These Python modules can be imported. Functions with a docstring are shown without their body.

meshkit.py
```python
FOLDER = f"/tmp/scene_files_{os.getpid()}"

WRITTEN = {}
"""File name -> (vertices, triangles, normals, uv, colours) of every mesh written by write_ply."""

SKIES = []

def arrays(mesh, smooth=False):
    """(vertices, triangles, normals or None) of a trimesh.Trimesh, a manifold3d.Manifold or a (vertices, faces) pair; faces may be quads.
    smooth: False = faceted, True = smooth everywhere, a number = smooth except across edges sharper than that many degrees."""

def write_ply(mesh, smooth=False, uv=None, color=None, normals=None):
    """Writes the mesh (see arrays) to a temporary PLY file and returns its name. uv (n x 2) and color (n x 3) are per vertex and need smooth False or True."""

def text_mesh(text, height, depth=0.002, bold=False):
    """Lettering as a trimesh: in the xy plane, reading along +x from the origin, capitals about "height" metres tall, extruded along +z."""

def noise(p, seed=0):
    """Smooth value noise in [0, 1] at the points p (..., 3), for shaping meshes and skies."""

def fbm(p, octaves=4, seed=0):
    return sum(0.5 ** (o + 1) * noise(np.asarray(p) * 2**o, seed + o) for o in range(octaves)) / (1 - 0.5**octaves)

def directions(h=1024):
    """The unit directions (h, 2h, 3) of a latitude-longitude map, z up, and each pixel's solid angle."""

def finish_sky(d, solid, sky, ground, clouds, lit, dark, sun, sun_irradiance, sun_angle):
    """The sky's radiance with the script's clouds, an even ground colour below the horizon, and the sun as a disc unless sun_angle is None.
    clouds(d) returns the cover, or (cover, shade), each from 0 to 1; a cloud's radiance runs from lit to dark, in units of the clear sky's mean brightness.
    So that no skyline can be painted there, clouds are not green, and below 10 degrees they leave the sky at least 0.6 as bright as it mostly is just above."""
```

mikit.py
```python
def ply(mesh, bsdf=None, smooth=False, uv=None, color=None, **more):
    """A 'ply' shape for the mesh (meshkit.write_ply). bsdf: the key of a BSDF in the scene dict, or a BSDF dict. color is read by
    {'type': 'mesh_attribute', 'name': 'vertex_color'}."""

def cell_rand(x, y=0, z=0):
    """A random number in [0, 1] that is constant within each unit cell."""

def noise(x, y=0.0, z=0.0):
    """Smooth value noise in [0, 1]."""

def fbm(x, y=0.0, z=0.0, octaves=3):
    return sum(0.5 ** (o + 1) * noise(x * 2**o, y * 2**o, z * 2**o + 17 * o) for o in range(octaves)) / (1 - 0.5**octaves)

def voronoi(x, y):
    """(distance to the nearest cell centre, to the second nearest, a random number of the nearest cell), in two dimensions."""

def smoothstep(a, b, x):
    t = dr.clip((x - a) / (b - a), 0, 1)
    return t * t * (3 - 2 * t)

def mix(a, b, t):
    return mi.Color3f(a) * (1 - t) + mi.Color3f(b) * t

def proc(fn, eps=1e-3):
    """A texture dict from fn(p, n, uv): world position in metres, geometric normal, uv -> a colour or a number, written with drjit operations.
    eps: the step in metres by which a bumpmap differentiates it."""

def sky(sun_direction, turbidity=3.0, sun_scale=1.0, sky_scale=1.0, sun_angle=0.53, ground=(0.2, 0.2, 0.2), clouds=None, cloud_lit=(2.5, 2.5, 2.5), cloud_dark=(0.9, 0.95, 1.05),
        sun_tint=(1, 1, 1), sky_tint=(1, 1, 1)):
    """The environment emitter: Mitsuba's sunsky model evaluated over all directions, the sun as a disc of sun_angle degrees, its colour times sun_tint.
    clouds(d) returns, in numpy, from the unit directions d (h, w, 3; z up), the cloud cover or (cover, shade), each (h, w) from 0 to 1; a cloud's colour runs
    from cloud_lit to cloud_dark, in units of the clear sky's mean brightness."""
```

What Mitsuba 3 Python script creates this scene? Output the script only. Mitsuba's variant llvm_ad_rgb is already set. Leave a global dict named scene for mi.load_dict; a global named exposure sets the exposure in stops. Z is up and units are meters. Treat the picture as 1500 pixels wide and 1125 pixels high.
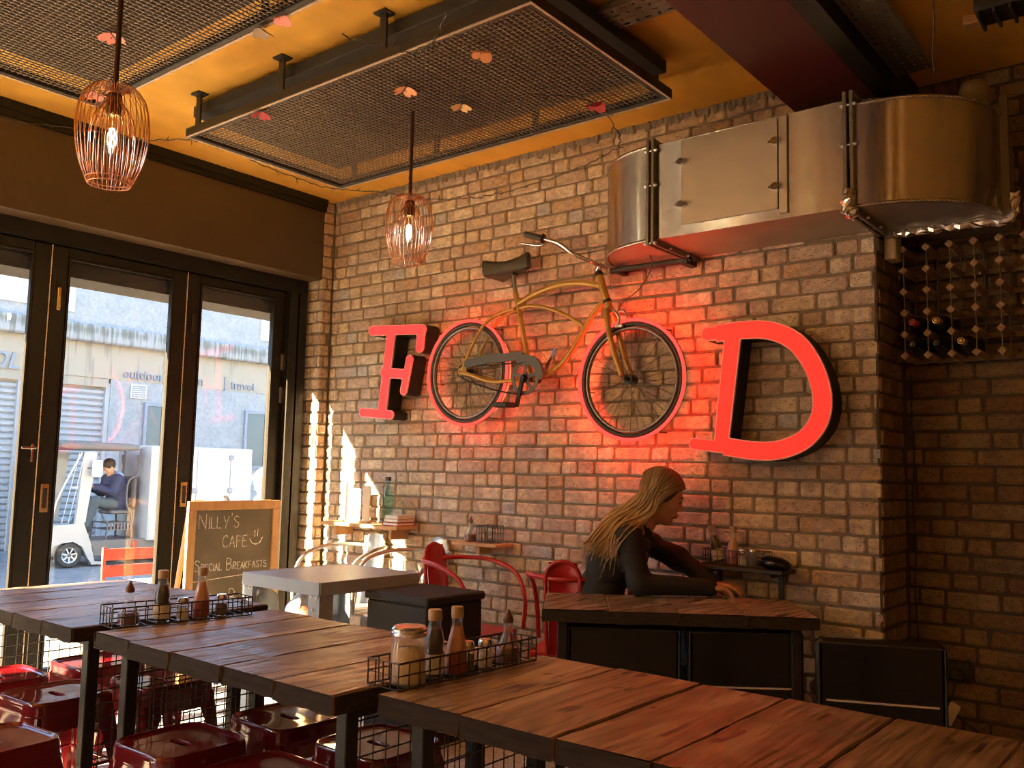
import math, random
import numpy as np, trimesh, mitsuba as mi, drjit as dr, mikit, meshkit
from scipy.spatial import ConvexHull
from shapely.geometry import Polygon, LineString, Point, MultiPolygon
from shapely.ops import unary_union
from mikit import proc, noise, fbm, smoothstep, mix, cell_rand

T = mi.ScalarTransform4f
scene, labels = {}, {}

# ---------------------------------------------------------------- camera, sky, exposure
CAM = np.array([4.997, -4.125, 1.30])
RC = np.array([[0.7803414807990484, 0.6249736568361646, 0.021796825575772838],
               [-0.044296196575038416, 0.09000864084486881, -0.9949554218869533],
               [-0.6237828310504661, 0.7754394707738906, 0.09792143203903003]])   # rows: right, down, forward
cm = np.eye(4)
cm[:3, 0], cm[:3, 1], cm[:3, 2], cm[:3, 3] = -RC[0], -RC[1], RC[2], CAM
scene['camera'] = {'type': 'perspective', 'fov': math.degrees(2 * math.atan(750 / 1311.1)), 'fov_axis': 'x',
                   'to_world': T(cm.tolist()), 'near_clip': 0.05, 'far_clip': 200.0}
exposure = 0.3
SUN_K, SUN_EL = 0.30, math.radians(18.0)
_h = math.cos(SUN_EL) / math.hypot(1, SUN_K)
sun_dir = (-SUN_K * _h, -_h, math.sin(SUN_EL))
scene['sky'] = mikit.sky(sun_dir, turbidity=3.0, sun_scale=108, sky_scale=40, ground=(0.25, 0.24, 0.22), sky_tint=(0.92, 1.0, 1.10))
BULB, NEON, SIGN = 1200.0, 16.0, 2.1       # radiance of filaments, neon rings, sign faces

# ---------------------------------------------------------------- helpers
used = {}
def nm(k):
    n = used.get(k, 0); used[k] = n + 1
    return k if n == 0 else f'{k}_{n:03d}'
def put(k, mesh, mat=None, parent=None, smooth=False, xf=None, **kw):
    key = nm((parent + '__' if parent else '') + k)
    d = mesh if isinstance(mesh, dict) else mikit.ply(mesh, mat, smooth, **kw)
    if xf is not None:
        d = {**d, 'to_world': T(np.asarray(xf).tolist())}
    scene[key] = d
    return key
def lab(key, label, cat=None, group=None, kind=None):
    labels[key] = {k: v for k, v in (('label', label), ('category', cat), ('group', group), ('kind', kind)) if v}
    return key
def thing(k, label, cat, group=None):
    return lab(nm(k), label, cat, group)
def struct(k, mesh=None, mat=None, **kw):
    key = put(k, mesh, mat, **kw) if mesh is not None else nm(k)
    labels[key] = {'kind': 'structure'}
    return key
def place(proto, xf, k, label, cat, group=None):
    root = thing(k, label, cat, group)
    for sub, d in proto:
        parts = sub.split('__'); par = root
        put(sub, d, None, root, xf=xf)
    return root
class Proto(list):
    """A thing's parts in its own space: (sub-key, shape dict)."""
    def __init__(self): super().__init__(); self.n = {}
    def add(self, k, mesh, mat, parent=None, smooth=False, **kw):
        k = (parent + '__' if parent else '') + k
        c = self.n.get(k, 0); self.n[k] = c + 1
        k = k if c == 0 else f'{k}_{c:03d}'
        self.append((k, mikit.ply(mesh, mat, smooth, **kw)))
        return k
def place(proto, xf, k, label, cat, group=None):
    root = thing(k, label, cat, group)
    for sub, d in proto:
        scene[root + '__' + sub] = {**d, 'to_world': T(np.asarray(xf).tolist())}
    return root
def X(x=0, y=0, z=0, rz=0, rx=0, ry=0, s=1):
    a, b, c = (math.radians(v) for v in (rx, ry, rz))
    Rx = np.array([[1, 0, 0], [0, math.cos(a), -math.sin(a)], [0, math.sin(a), math.cos(a)]])
    Ry = np.array([[math.cos(b), 0, math.sin(b)], [0, 1, 0], [-math.sin(b), 0, math.cos(b)]])
    Rz = np.array([[math.cos(c), -math.sin(c), 0], [math.sin(c), math.cos(c), 0], [0, 0, 1]])
    m = np.eye(4); m[:3, :3] = Rz @ Ry @ Rx * s; m[:3, 3] = x, y, z
    return m
def axes(o, x, y, z):
    m = np.eye(4); m[:3, 0], m[:3, 1], m[:3, 2], m[:3, 3] = x, y, z, o
    return m
def tm(v, f): return trimesh.Trimesh(np.asarray(v, float), np.asarray(f, int), process=False)
def xm(mesh, m):
    v = mesh.vertices @ m[:3, :3].T + m[:3, 3]
    f = mesh.faces if np.linalg.det(m[:3, :3]) > 0 else mesh.faces[:, ::-1]
    return tm(v, f)
def cat(*ms):
    ms = [m for a in ms for m in (a if isinstance(a, (list, tuple)) else [a])]
    n, V, F = 0, [], []
    for m in ms:
        V.append(np.asarray(m.vertices)); F.append(np.asarray(m.faces) + n); n += len(V[-1])
    return tm(np.vstack(V), np.vstack(F))
def _hull(v):
    h = ConvexHull(v); f = h.simplices.copy(); c = v.mean(0)
    n = np.cross(v[f[:, 1]] - v[f[:, 0]], v[f[:, 2]] - v[f[:, 0]])
    fl = ((v[f[:, 0]] - c) * n).sum(1) < 0
    f[fl] = f[fl][:, ::-1]
    return f
def _ch(b):
    v = []
    for sx in (-1, 1):
        for sy in (-1, 1):
            for sz in (-1, 1):
                v += [(sx, sy * (1 - b[1]), sz * (1 - b[2])), (sx * (1 - b[0]), sy, sz * (1 - b[2])), (sx * (1 - b[0]), sy * (1 - b[1]), sz)]
    return np.array(v)
CHF = _hull(_ch((.2, .2, .2)))
BXV = np.array([[x, y, z] for x in (0, 1) for y in (0, 1) for z in (0, 1)], float)
BXF = np.array([[0, 1, 3], [0, 3, 2], [4, 6, 7], [4, 7, 5], [0, 4, 5], [0, 5, 1], [2, 3, 7], [2, 7, 6], [0, 2, 6], [0, 6, 4], [1, 5, 7], [1, 7, 3]])
def box(x0, x1, y0, y1, z0, z1, b=0.0):
    lo, hi = np.minimum([x0, y0, z0], [x1, y1, z1]), np.maximum([x0, y0, z0], [x1, y1, z1])
    if b <= 0: return tm(lo + BXV * (hi - lo), BXF)
    h = (hi - lo) / 2
    return tm((lo + hi) / 2 + _ch(np.minimum(b / h, .49)) * h, CHF)
def tube(pts, r, n=8, closed=False, cap=True):
    p = np.asarray(pts, float); m = len(p); r = np.broadcast_to(r, (m,)).astype(float)
    t = (np.roll(p, -1, 0) - np.roll(p, 1, 0)) if closed else np.gradient(p, axis=0)
    t /= np.linalg.norm(t, axis=1, keepdims=True) + 1e-12
    a = np.cross(t[0], [0, 0, 1.0] if abs(t[0][2]) < .9 else [1.0, 0, 0]); a /= np.linalg.norm(a)
    A = []
    for i in range(m):
        a = a - t[i] * (a @ t[i]); a = a / (np.linalg.norm(a) + 1e-12); A.append(a)
    A = np.array(A); B = np.cross(t, A); ang = np.arange(n) * 2 * np.pi / n
    v = p[:, None] + r[:, None, None] * (np.cos(ang)[None, :, None] * A[:, None] + np.sin(ang)[None, :, None] * B[:, None])
    v = v.reshape(-1, 3); f = []
    i, j = np.meshgrid(np.arange(m if closed else m - 1), np.arange(n), indexing='ij')
    i, j = i.ravel(), j.ravel(); i2, j2 = (i + 1) % m, (j + 1) % n
    q = np.stack([i * n + j, i * n + j2, i2 * n + j2, i2 * n + j], 1)
    f = np.vstack([q[:, [0, 1, 2]], q[:, [0, 2, 3]]])
    if cap and not closed:
        v = np.vstack([v, p[:1], p[-1:]]); k = np.arange(n); k2 = (k + 1) % n
        f = np.vstack([f, np.stack([k2, k, k * 0 + m * n], 1), np.stack([(m - 1) * n + k, (m - 1) * n + k2, k * 0 + m * n + 1], 1)])
    return tm(v, f)
def rod(a, b, r, n=8, r2=None): return tube([a, b], [r, r if r2 is None else r2], n)
def bar(a, b, w, h, up=(0, 0, 1)):
    a, b = np.asarray(a, float), np.asarray(b, float); d = b - a; L = np.linalg.norm(d); d = d / L
    s = np.cross(d, up); s /= np.linalg.norm(s); u = np.cross(s, d)
    return xm(box(0, L, -w / 2, w / 2, -h / 2, h / 2), axes(a, d, s, u) if np.linalg.det(np.stack([d, s, u], 1)) > 0 else axes(a, d, -s, u))
def lathe(prof, n=24):
    p = np.asarray(prof, float); m = len(p); a = np.arange(n) * 2 * np.pi / n
    v = np.stack([p[:, :1] * np.cos(a), p[:, :1] * np.sin(a), np.repeat(p[:, 1:], n, 1)], -1).reshape(-1, 3)
    i, j = np.meshgrid(np.arange(m - 1), np.arange(n), indexing='ij'); i, j = i.ravel(), j.ravel(); j2 = (j + 1) % n
    q = np.stack([i * n + j, i * n + j2, (i + 1) * n + j2, (i + 1) * n + j], 1)
    mesh = tm(v, np.vstack([q[:, [0, 1, 2]], q[:, [0, 2, 3]]]))
    return mesh if p[-1, 1] >= p[0, 1] else tm(mesh.vertices, mesh.faces[:, ::-1])
def puts(k, ms, *a, **kw): return [put(k, m, *a, **kw) for m in ms]
def extr(poly, h):
    gs = getattr(poly, 'geoms', [poly]); out = []
    for g in gs:
        if g.area > 1e-9: out.append(trimesh.creation.extrude_polygon(g, h, engine='earcut'))
    return cat(out)
def bez(pts, n=16):
    """Catmull-Rom curve through the points."""
    p = np.asarray(pts, float); p = np.vstack([2 * p[0] - p[1], p, 2 * p[-1] - p[-2]]); out = []
    for i in range(1, len(p) - 2):
        t = np.linspace(0, 1, n, endpoint=False)[:, None]; a, b, c, d = p[i - 1:i + 3]
        out.append(.5 * (2 * b + (c - a) * t + (2 * a - 5 * b + 4 * c - d) * t ** 2 + (3 * b - a - 3 * c + d) * t ** 3))
    return np.vstack(out + [p[-2:-1]])
def grid(nu, nv, fn):
    u, v = np.meshgrid(np.linspace(0, 1, nu), np.linspace(0, 1, nv), indexing='ij')
    P = fn(u.ravel(), v.ravel()); i, j = np.meshgrid(np.arange(nu - 1), np.arange(nv - 1), indexing='ij'); i, j = i.ravel(), j.ravel()
    q = np.stack([i * nv + j, (i + 1) * nv + j, (i + 1) * nv + j + 1, i * nv + j + 1], 1)
    return tm(P, np.vstack([q[:, [0, 1, 2]], q[:, [0, 2, 3]]])), np.stack([u.ravel(), v.ravel()], 1)
def snet(f, lo, hi, h):
    """Surface nets: the zero set of f (n x 3 -> n), negative inside, as one smooth mesh."""
    lo, hi = np.asarray(lo, float), np.asarray(hi, float); n = np.ceil((hi - lo) / h).astype(int) + 1
    ax = [lo[k] + h * np.arange(n[k]) for k in range(3)]; B = 8; nb = -(-n // B)
    cc = np.stack(np.meshgrid(*[lo[k] + h * (B * np.arange(nb[k]) + B / 2) for k in range(3)], indexing='ij'), -1)
    cv = f(cc.reshape(-1, 3)).reshape(nb); near = np.abs(cv) < h * B * 1.9     # only blocks that the surface may cross are sampled finely
    up = lambda q: np.repeat(np.repeat(np.repeat(q, B, 0), B, 1), B, 2)[:n[0], :n[1], :n[2]]
    val = up(cv); ii = np.argwhere(up(near))
    val[tuple(ii.T)] = f(np.stack([ax[k][ii[:, k]] for k in range(3)], 1)) if len(ii) else 0
    s = val < 0
    acc, cnt = np.zeros((*(n - 1), 3)), np.zeros(n - 1)
    sl = lambda o: tuple(slice(o[k], o[k] + n[k] - 1) for k in range(3))
    C = list(np.ndindex(2, 2, 2))
    for a in C:
        for k in range(3):
            if a[k]: continue
            b = list(a); b[k] = 1
            va, vb = val[sl(a)], val[sl(b)]; m = (va < 0) != (vb < 0)
            t = np.where(m, va / np.where(m, va - vb, 1), 0)
            p = np.zeros((*(n - 1), 3)); p[..., 0], p[..., 1], p[..., 2] = a; p[..., k] += t
            acc += p * m[..., None]; cnt += m
    on = cnt > 0; idx = -np.ones(n - 1, int); idx[on] = np.arange(on.sum())
    base = np.stack(np.meshgrid(*[np.arange(n[k] - 1) for k in range(3)], indexing='ij'), -1)
    V = lo + h * (base[on] + acc[on] / cnt[on][:, None]); F = []
    for k in range(3):
        u, w = (k + 1) % 3, (k + 2) % 3
        a = [slice(None)] * 3; b = [slice(None)] * 3
        for q in (u, w): a[q] = b[q] = slice(1, n[q] - 1)
        a[k], b[k] = slice(0, n[k] - 1), slice(1, n[k])
        sa, sb = s[tuple(a)], s[tuple(b)]; e = np.argwhere(sa != sb); inside = sa[tuple(e.T)]
        off = np.zeros(3, int); off[u] = off[w] = 1; e = e + off
        du, dw = np.eye(3, dtype=int)[u], np.eye(3, dtype=int)[w]
        q = np.stack([idx[tuple((e - du - dw).T)], idx[tuple((e - dw).T)], idx[tuple(e.T)], idx[tuple((e - du).T)]], 1)
        q[~inside] = q[~inside][:, ::-1]; F.append(q)
    q = np.vstack(F); q = q[(q >= 0).all(1)]
    return tm(V, np.vstack([q[:, [0, 1, 2]], q[:, [0, 2, 3]]]))
def sdc(p, a, b, ra, rb=None):
    a, b = np.asarray(a, float), np.asarray(b, float); rb = ra if rb is None else rb; d = b - a
    t = np.clip((p - a) @ d / (d @ d + 1e-12), 0, 1)
    return np.linalg.norm(p - a - t[:, None] * d, axis=1) - (ra + (rb - ra) * t)
def sde(p, c, r, M=None):
    q = p - np.asarray(c, float)
    if M is not None: q = q @ M
    r = np.asarray(r, float); k0 = np.linalg.norm(q / r, axis=1); k1 = np.linalg.norm(q / r ** 2, axis=1)
    return np.where(k1 > 1e-9, k0 * (k0 - 1) / np.maximum(k1, 1e-9), -r.min())
def smin(a, b, k):
    h = np.clip(.5 + .5 * (b - a) / k, 0, 1)
    return b + (a - b) * h - k * h * (1 - h)
def sub(a, b, k):
    return -smin(-a, b, k)
def chain(p, bones, k=.03):
    d = None
    for bn in bones:
        e = sdc(p, *bn); d = e if d is None else smin(d, e, k)
    return d
# ---------------------------------------------------------------- materials
def rgb(c): return {'type': 'rgb', 'value': list(c)}
def pr(k, c, rough=.5, metal=0.0, **kw):
    c = {'type': 'rgb', 'value': list(c)} if isinstance(c, (tuple, list)) else c
    b = {'type': 'principled', 'base_color': c, 'roughness': rough, 'metallic': metal, 'specular': kw.pop('spec', .5), **kw}
    scene[k] = {'type': 'twosided', 'b': b}
def bumped(k, c, rough, fn, scale, eps=1e-3, **kw):
    pr(k, c, rough, **kw)
    scene[k] = {'type': 'twosided', 'b': {'type': 'bumpmap', 'arbitrary': proc(fn, eps), 'scale': scale, 'b': scene[k]['b']}}
def glass(k, tint=(1, 1, 1)):
    scene[k] = {'type': 'thindielectric', 'specular_transmittance': rgb(tint)}

def brick_c(p, n, uv):
    t = uv.x
    c = mix((.60, .505, .37), (.50, .41, .335), smoothstep(.34, .40, t))
    c = mix(c, (.48, .345, .235), smoothstep(.58, .62, t))
    c = mix(c, (.68, .61, .50), smoothstep(.78, .82, t))
    c = mix(c, (.44, .44, .45), smoothstep(.93, .96, t))
    band = smoothstep(.52, .58, noise(uv.y * 4.0 + t * 97.0, t * 31.0))
    c = mix(c, (.44, .345, .30), band * .6)
    c = c * (.62 + .72 * fbm(p.x * 45, p.y * 45, p.z * 45, 3))
    pit = smoothstep(.70, .78, noise(p.x * 170, p.y * 170, p.z * 170))
    return c * (1 - .55 * pit)
def rough_h(p, n, uv): return fbm(p.x * 90, p.y * 90, p.z * 90, 3)
bumped('brick', proc(brick_c), .92, rough_h, .006, .002, spec=.2)
def brick_shaded_c(p, n, uv): return brick_c(p, n, uv) * mi.Color3f(.31, .235, .155)  # dimness of the recess put into the brick colour: same bricks, darker and browner
bumped('brick_shaded', proc(brick_shaded_c), .85, rough_h, .006, .002, spec=.2)
def mortar_c(p, n, uv): return mix((.14, .112, .085), (.28, .23, .18), fbm(p.x * 30, p.y * 30, p.z * 30, 3)) * (.55 + .7 * noise(p.x * 160, p.y * 160, p.z * 160))
def mortar_h(p, n, uv): return fbm(p.x * 60, p.y * 60, p.z * 60, 3)
bumped('mortar', proc(mortar_c), .95, mortar_h, .012, .002, spec=.1)
pr('mortar_shaded', (.055, .040, .026), .95)  # mortar of the recess, its shade put into the colour too
def ceil_c(p, n, uv):
    a = fbm(p.x * 1.3, p.y * 1.3, 0, 3); b = fbm(p.x * 9, p.y * 5, 3, 3)
    return mix((.76, .43, .075), (.66, .34, .05), smoothstep(.35, .75, a)) * (.86 + .28 * b)
pr('ceiling_paint', proc(ceil_c), .7, spec=.3)
def wood_c(p, n, uv):
    # planks run along y; uv.x tells the planks apart
    s = uv.x * 37.0
    w = fbm(p.x * 5 + s, p.y * 1.4, s, 3)
    g = fbm(p.x * 120 + w * 8 + s, p.y * 5.0, s, 4)
    ring = .5 + .5 * dr.sin((p.x * 60 + w * 26 + s) * 2)
    c = mix((.055, .033, .019), (.30, .19, .112), smoothstep(.0, 1.0, g * .82 + ring * .18))
    worn = smoothstep(.50, .66, fbm(p.x * 10 + s, p.y * 2.6, 4 + s, 4))  # pale wear, strengthened to also stand in for glints on the wood
    c = mix(c, (.42, .315, .205), worn * (.40 + .45 * g))
    scr = smoothstep(.74, .80, noise(p.x * 55 + s, p.y * 12, 9)) * smoothstep(.5, .7, noise(p.x * 9, p.y * 9, 2))
    return c * (1 - .7 * scr) * (.75 + .5 * cell_rand(s, 3, 1))
def wood_h(p, n, uv): return fbm(p.x * 80 + uv.x * 37, p.y * 5, 1 + uv.x * 3, 3) + .5 * fbm(p.x * 14, p.y * 11, 5, 2)
def wood_r(p, n, uv): return .24 + .24 * fbm(p.x * 22, p.y * 7, uv.x * 9, 3)
bumped('table_wood', proc(wood_c), .34, wood_h, .0035, .002, spec=.45)
def end_shade_c(p, n, uv): return mix((.014, .011, .009), (.042, .030, .022), fbm(p.x * 14, p.y * 60, p.z * 90, 3))  # end grain, darker still with the shade on the table edges put in
pr('shaded_end_wood', proc(end_shade_c), .75, spec=.15)
def soffit_c(p, n, uv): return mix((.038, .021, .009), (.060, .033, .014), fbm(p.y * 1.5, p.z * 2, 0, 4))
pr('soffit_paint', proc(soffit_c), .5)
def floor_c(p, n, uv): return mix((.52, .50, .46), (.66, .64, .60), fbm(p.x * 4, p.y * 4, 0, 4)) * (.8 + .4 * noise(p.x * 80, p.y * 80))
pr('floor_stone', proc(floor_c), .45)
def render_c(p, n, uv): return mix((.25, .272, .295), (.30, .322, .34), fbm(p.y * 6, p.z * 6, 0, 4)) * (.9 + .2 * noise(p.y * 25, p.z * 25))
pr('render_grey', proc(render_c), .9, spec=.2)
def ledge_c(p, n, uv):
    st = fbm(p.y * 26, p.z * 2.0, 0, 4); b = fbm(p.y * 5, p.z * 5, 3, 3)
    s = smoothstep(.34, .80, st * .75 + b * .25 + .16 * (1 - smoothstep(.0, .13, dr.abs(p.z - 3.79))))
    return mix((.285, .30, .31), (.09, .096, .075), s * .8)
pr('ledge_stone', proc(ledge_c), .9, spec=.2)
def fascia_c(p, n, uv):
    st = smoothstep(.62, .75, fbm(p.y * 14, p.z * .8, 0, 3))
    return mix((.325, .295, .245), (.24, .22, .19), st * .8)
pr('fascia_cream', proc(fascia_c), .85, spec=.2)
def road_c(p, n, uv): return mix((.085, .092, .105), (.135, .142, .156), fbm(p.x * 5, p.y * 5, 0, 4)) * (.8 + .4 * noise(p.x * 70, p.y * 70))
pr('asphalt', proc(road_c), .9)
def pave_c(p, n, uv): return mix((.19, .18, .16), (.26, .245, .215), fbm(p.x * 6 + uv.x * 9, p.y * 6, 0, 3)) * (.85 + .3 * noise(p.x * 90, p.y * 90))
pr('paving', proc(pave_c), .9)
def chalk_c(p, n, uv): return mix((.075, .062, .042), (.15, .125, .09), fbm(p.y * 6, p.z * 6, 1, 4))
pr('slate_black_paint', proc(chalk_c), .8)
def pine_c(p, n, uv): return mix((.40, .22, .09), (.56, .34, .15), fbm(p.x * 60, p.y * 60, p.z * 4, 3))
pr('pine', proc(pine_c), .6)
def hair_c(p, n, uv):
    g = fbm(uv.x * 60, uv.y * 3, 2, 3)
    root = smoothstep(.05, .75, uv.y + .25 * (noise(uv.x * 25, uv.y * 2) - .5))
    return mix((.10, .055, .028), (.46, .31, .16), root) * (.45 + 1.0 * g)
pr('blond_hair', proc(hair_c), .38, spec=.5)
def steel_c(p, n, uv): return mi.Color3f(.55, .50, .44) * (.86 + .28 * fbm(p.x * 7, p.y * 7, p.z * 7, 3))
scene['steel'] = {'type': 'twosided', 'b': {'type': 'roughconductor', 'material': 'none', 'distribution': 'ggx', 'alpha_u': .014, 'alpha_v': .26, 'specular_reflectance': rgb((.56, .51, .46))}}
scene['steel_dull'] = {'type': 'twosided', 'b': {'type': 'roughconductor', 'material': 'none', 'distribution': 'ggx', 'alpha': .30, 'specular_reflectance': proc(steel_c)}}
scene['chrome'] = {'type': 'twosided', 'b': {'type': 'roughconductor', 'material': 'none', 'alpha': .08, 'specular_reflectance': rgb((.82, .82, .82))}}
scene['foil'] = {'type': 'twosided', 'b': {'type': 'roughconductor', 'material': 'none', 'alpha': .12, 'specular_reflectance': rgb((.8, .8, .8))}}
pr('copper', (.86, .42, .21), .36, 1.0)
pr('black_steel', (.017, .015, .014), .5, spec=.3)
pr('black_frame', (.008, .007, .006), .45, spec=.22)
pr('dark_board', (.022, .021, .022), .7, spec=.25)
pr('black_rubber', (.02, .02, .02), .6)
pr('black_gloss', (.004, .004, .005), .14, spec=.35)
pr('wire_black', (.03, .026, .022), .4)
pr('mesh_wire', (.20, .165, .135), .5, .3)
pr('tray_grey', (.16, .14, .11), .5, .5)
pr('zinc', (.50, .52, .54), .42, .9)
pr('blue_grey_steel', (.26, .31, .375), .4)
pr('red_gloss', (.105, .004, .007), .06, spec=.6, clearcoat=.8, clearcoat_gloss=.97)
pr('red_chair', (.34, .012, .014), .3)
pr('red_wood', (.34, .035, .02), .5)
pr('maroon', (.048, .006, .007), .55, spec=.25)
pr('gold_paint', (.42, .25, .055), .30, .25, clearcoat=.5)
pr('saddle', (.022, .019, .018), .5)
pr('brass', (.65, .45, .20), .35, 1.0)
pr('black_cloth', (.011, .010, .010), .85, sheen=.3)
pr('skin', (.50, .27, .17), .5)
pr('lip', (.42, .13, .10), .45)
pr('brow', (.045, .025, .015), .7)
pr('eye_dark', (.02, .015, .012), .2)
pr('white_plastic', (.78, .77, .74), .4)
pr('cream_plastic', (.62, .52, .38), .5)
pr('brown_sauce', (.022, .008, .004), .25)
pr('ketchup', (.28, .018, .008), .3)
pr('vinegar', (.09, .014, .006), .2)
pr('sugar', (.68, .52, .33), .8)
pr('salt', (.75, .73, .70), .8)
pr('pepper', (.10, .08, .06), .8)
pr('brown_cap', (.10, .045, .028), .4)
pr('label_white', (.70, .68, .62), .6)
pr('chalk', (.72, .70, .64), .95)
pr('cart_white', (.36, .37, .38), .35)
pr('cart_dark', (.10, .10, .105), .5)
pr('tyre', (.035, .035, .036), .8)
pr('sign_grey', (.19, .22, .28), .5)
pr('shutter_grey', (.30, .32, .345), .5)
pr('window_white', (.45, .455, .455), .5)
pr('dark_pane', (.06, .07, .085), .06)
pr('navy_cloth', (.022, .032, .08), .75)
pr('blue_cloth', (.22, .32, .58), .8)
pr('slate_cloth', (.06, .085, .105), .8)
pr('dark_hair', (.03, .02, .015), .6)
pr('cream_cloth', (.40, .33, .26), .8)
pr('pale_denim', (.55, .62, .70), .8)
pr('paper_pink', (.75, .30, .28), .7)
pr('paper_orange', (.80, .38, .20), .7)
pr('paper_yellow', (.82, .58, .28), .7)
pr('paper_red', (.35, .03, .04), .7)
pr('paper', (.8, .8, .78), .8)
def oak_c(p, n, uv): return mix((.15, .09, .045), (.27, .17, .09), fbm(p.x * 40, p.y * 6, p.z * 40, 3))
pr('rack_wood', proc(oak_c), .7)
pr('bottle_black', (.008, .010, .008), .08)
pr('gold_foil', (.55, .38, .16), .35, .8)
pr('far_wall', (.40, .30, .20), .9)
glass('pane', (.97, .98, .98))
scene['hazed_glass'] = {'type': 'blendbsdf', 'weight': .045, 'a': {'type': 'thindielectric', 'specular_transmittance': rgb((.96, .97, .96))}, 'b': {'type': 'twosided', 'b': {'type': 'diffuse', 'reflectance': rgb((.8, .8, .78))}}}  # white diffuse share painted in to stand for reflections on the glass
glass('amber_glass', (1.0, .86, .62))
glass('plastic_sheet', (.92, .94, .95))
def emit(c): return {'type': 'area', 'radiance': rgb(c)}
scene['lamp_black'] = {'type': 'diffuse', 'reflectance': rgb((.1, .1, .1))}
# ---------------------------------------------------------------- structure
CEIL = 3.21
struct('floor', cat(box(-.3, 9, -9, .9, -.12, 0)), 'floor_stone')
struct('ceiling', box(-.36, 9, -9, .9, CEIL, CEIL + .1), 'ceiling_paint')
struct('wall_front', box(-.3, 9, -9.1, -9, -.1, CEIL), 'far_wall')
struct('wall_side', box(9, 9.1, -9.1, .9, -.1, CEIL), 'far_wall')

rng = np.random.default_rng(7)
def brick_mesh(L, seed, k, D=.03, H=.067):
    r = np.random.default_rng(seed)
    b = np.array([.007 / L * 2, .006 / D * 2, .008 / H * 2])
    v = _ch(np.minimum(b, .45))
    v = v + r.normal(0, 1, v.shape) * np.array([.010, .05, .035]) * np.array([.22 / L, 1, 1])
    v[:, 0] = (v[:, 0] + 1) / 2 * L; v[:, 1] = (v[:, 1] + 1) / 2 * D; v[:, 2] = (v[:, 2] + 1) / 2 * H
    tone = np.full(len(v), (k + .5) / 24.)
    return tm(v, CHF), np.stack([tone, v[:, 0] / .22 + seed * .37], 1)
BR = {}
for kind, L in (('s', .212), ('h', .099)):
    BR[kind] = []
    for k in range(24):
        m, uv = brick_mesh(L, k + (100 if kind == 'h' else 0), k)
        BR[kind].append((m, uv, mikit.ply(m, 'brick', False, uv=uv), L))
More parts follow.
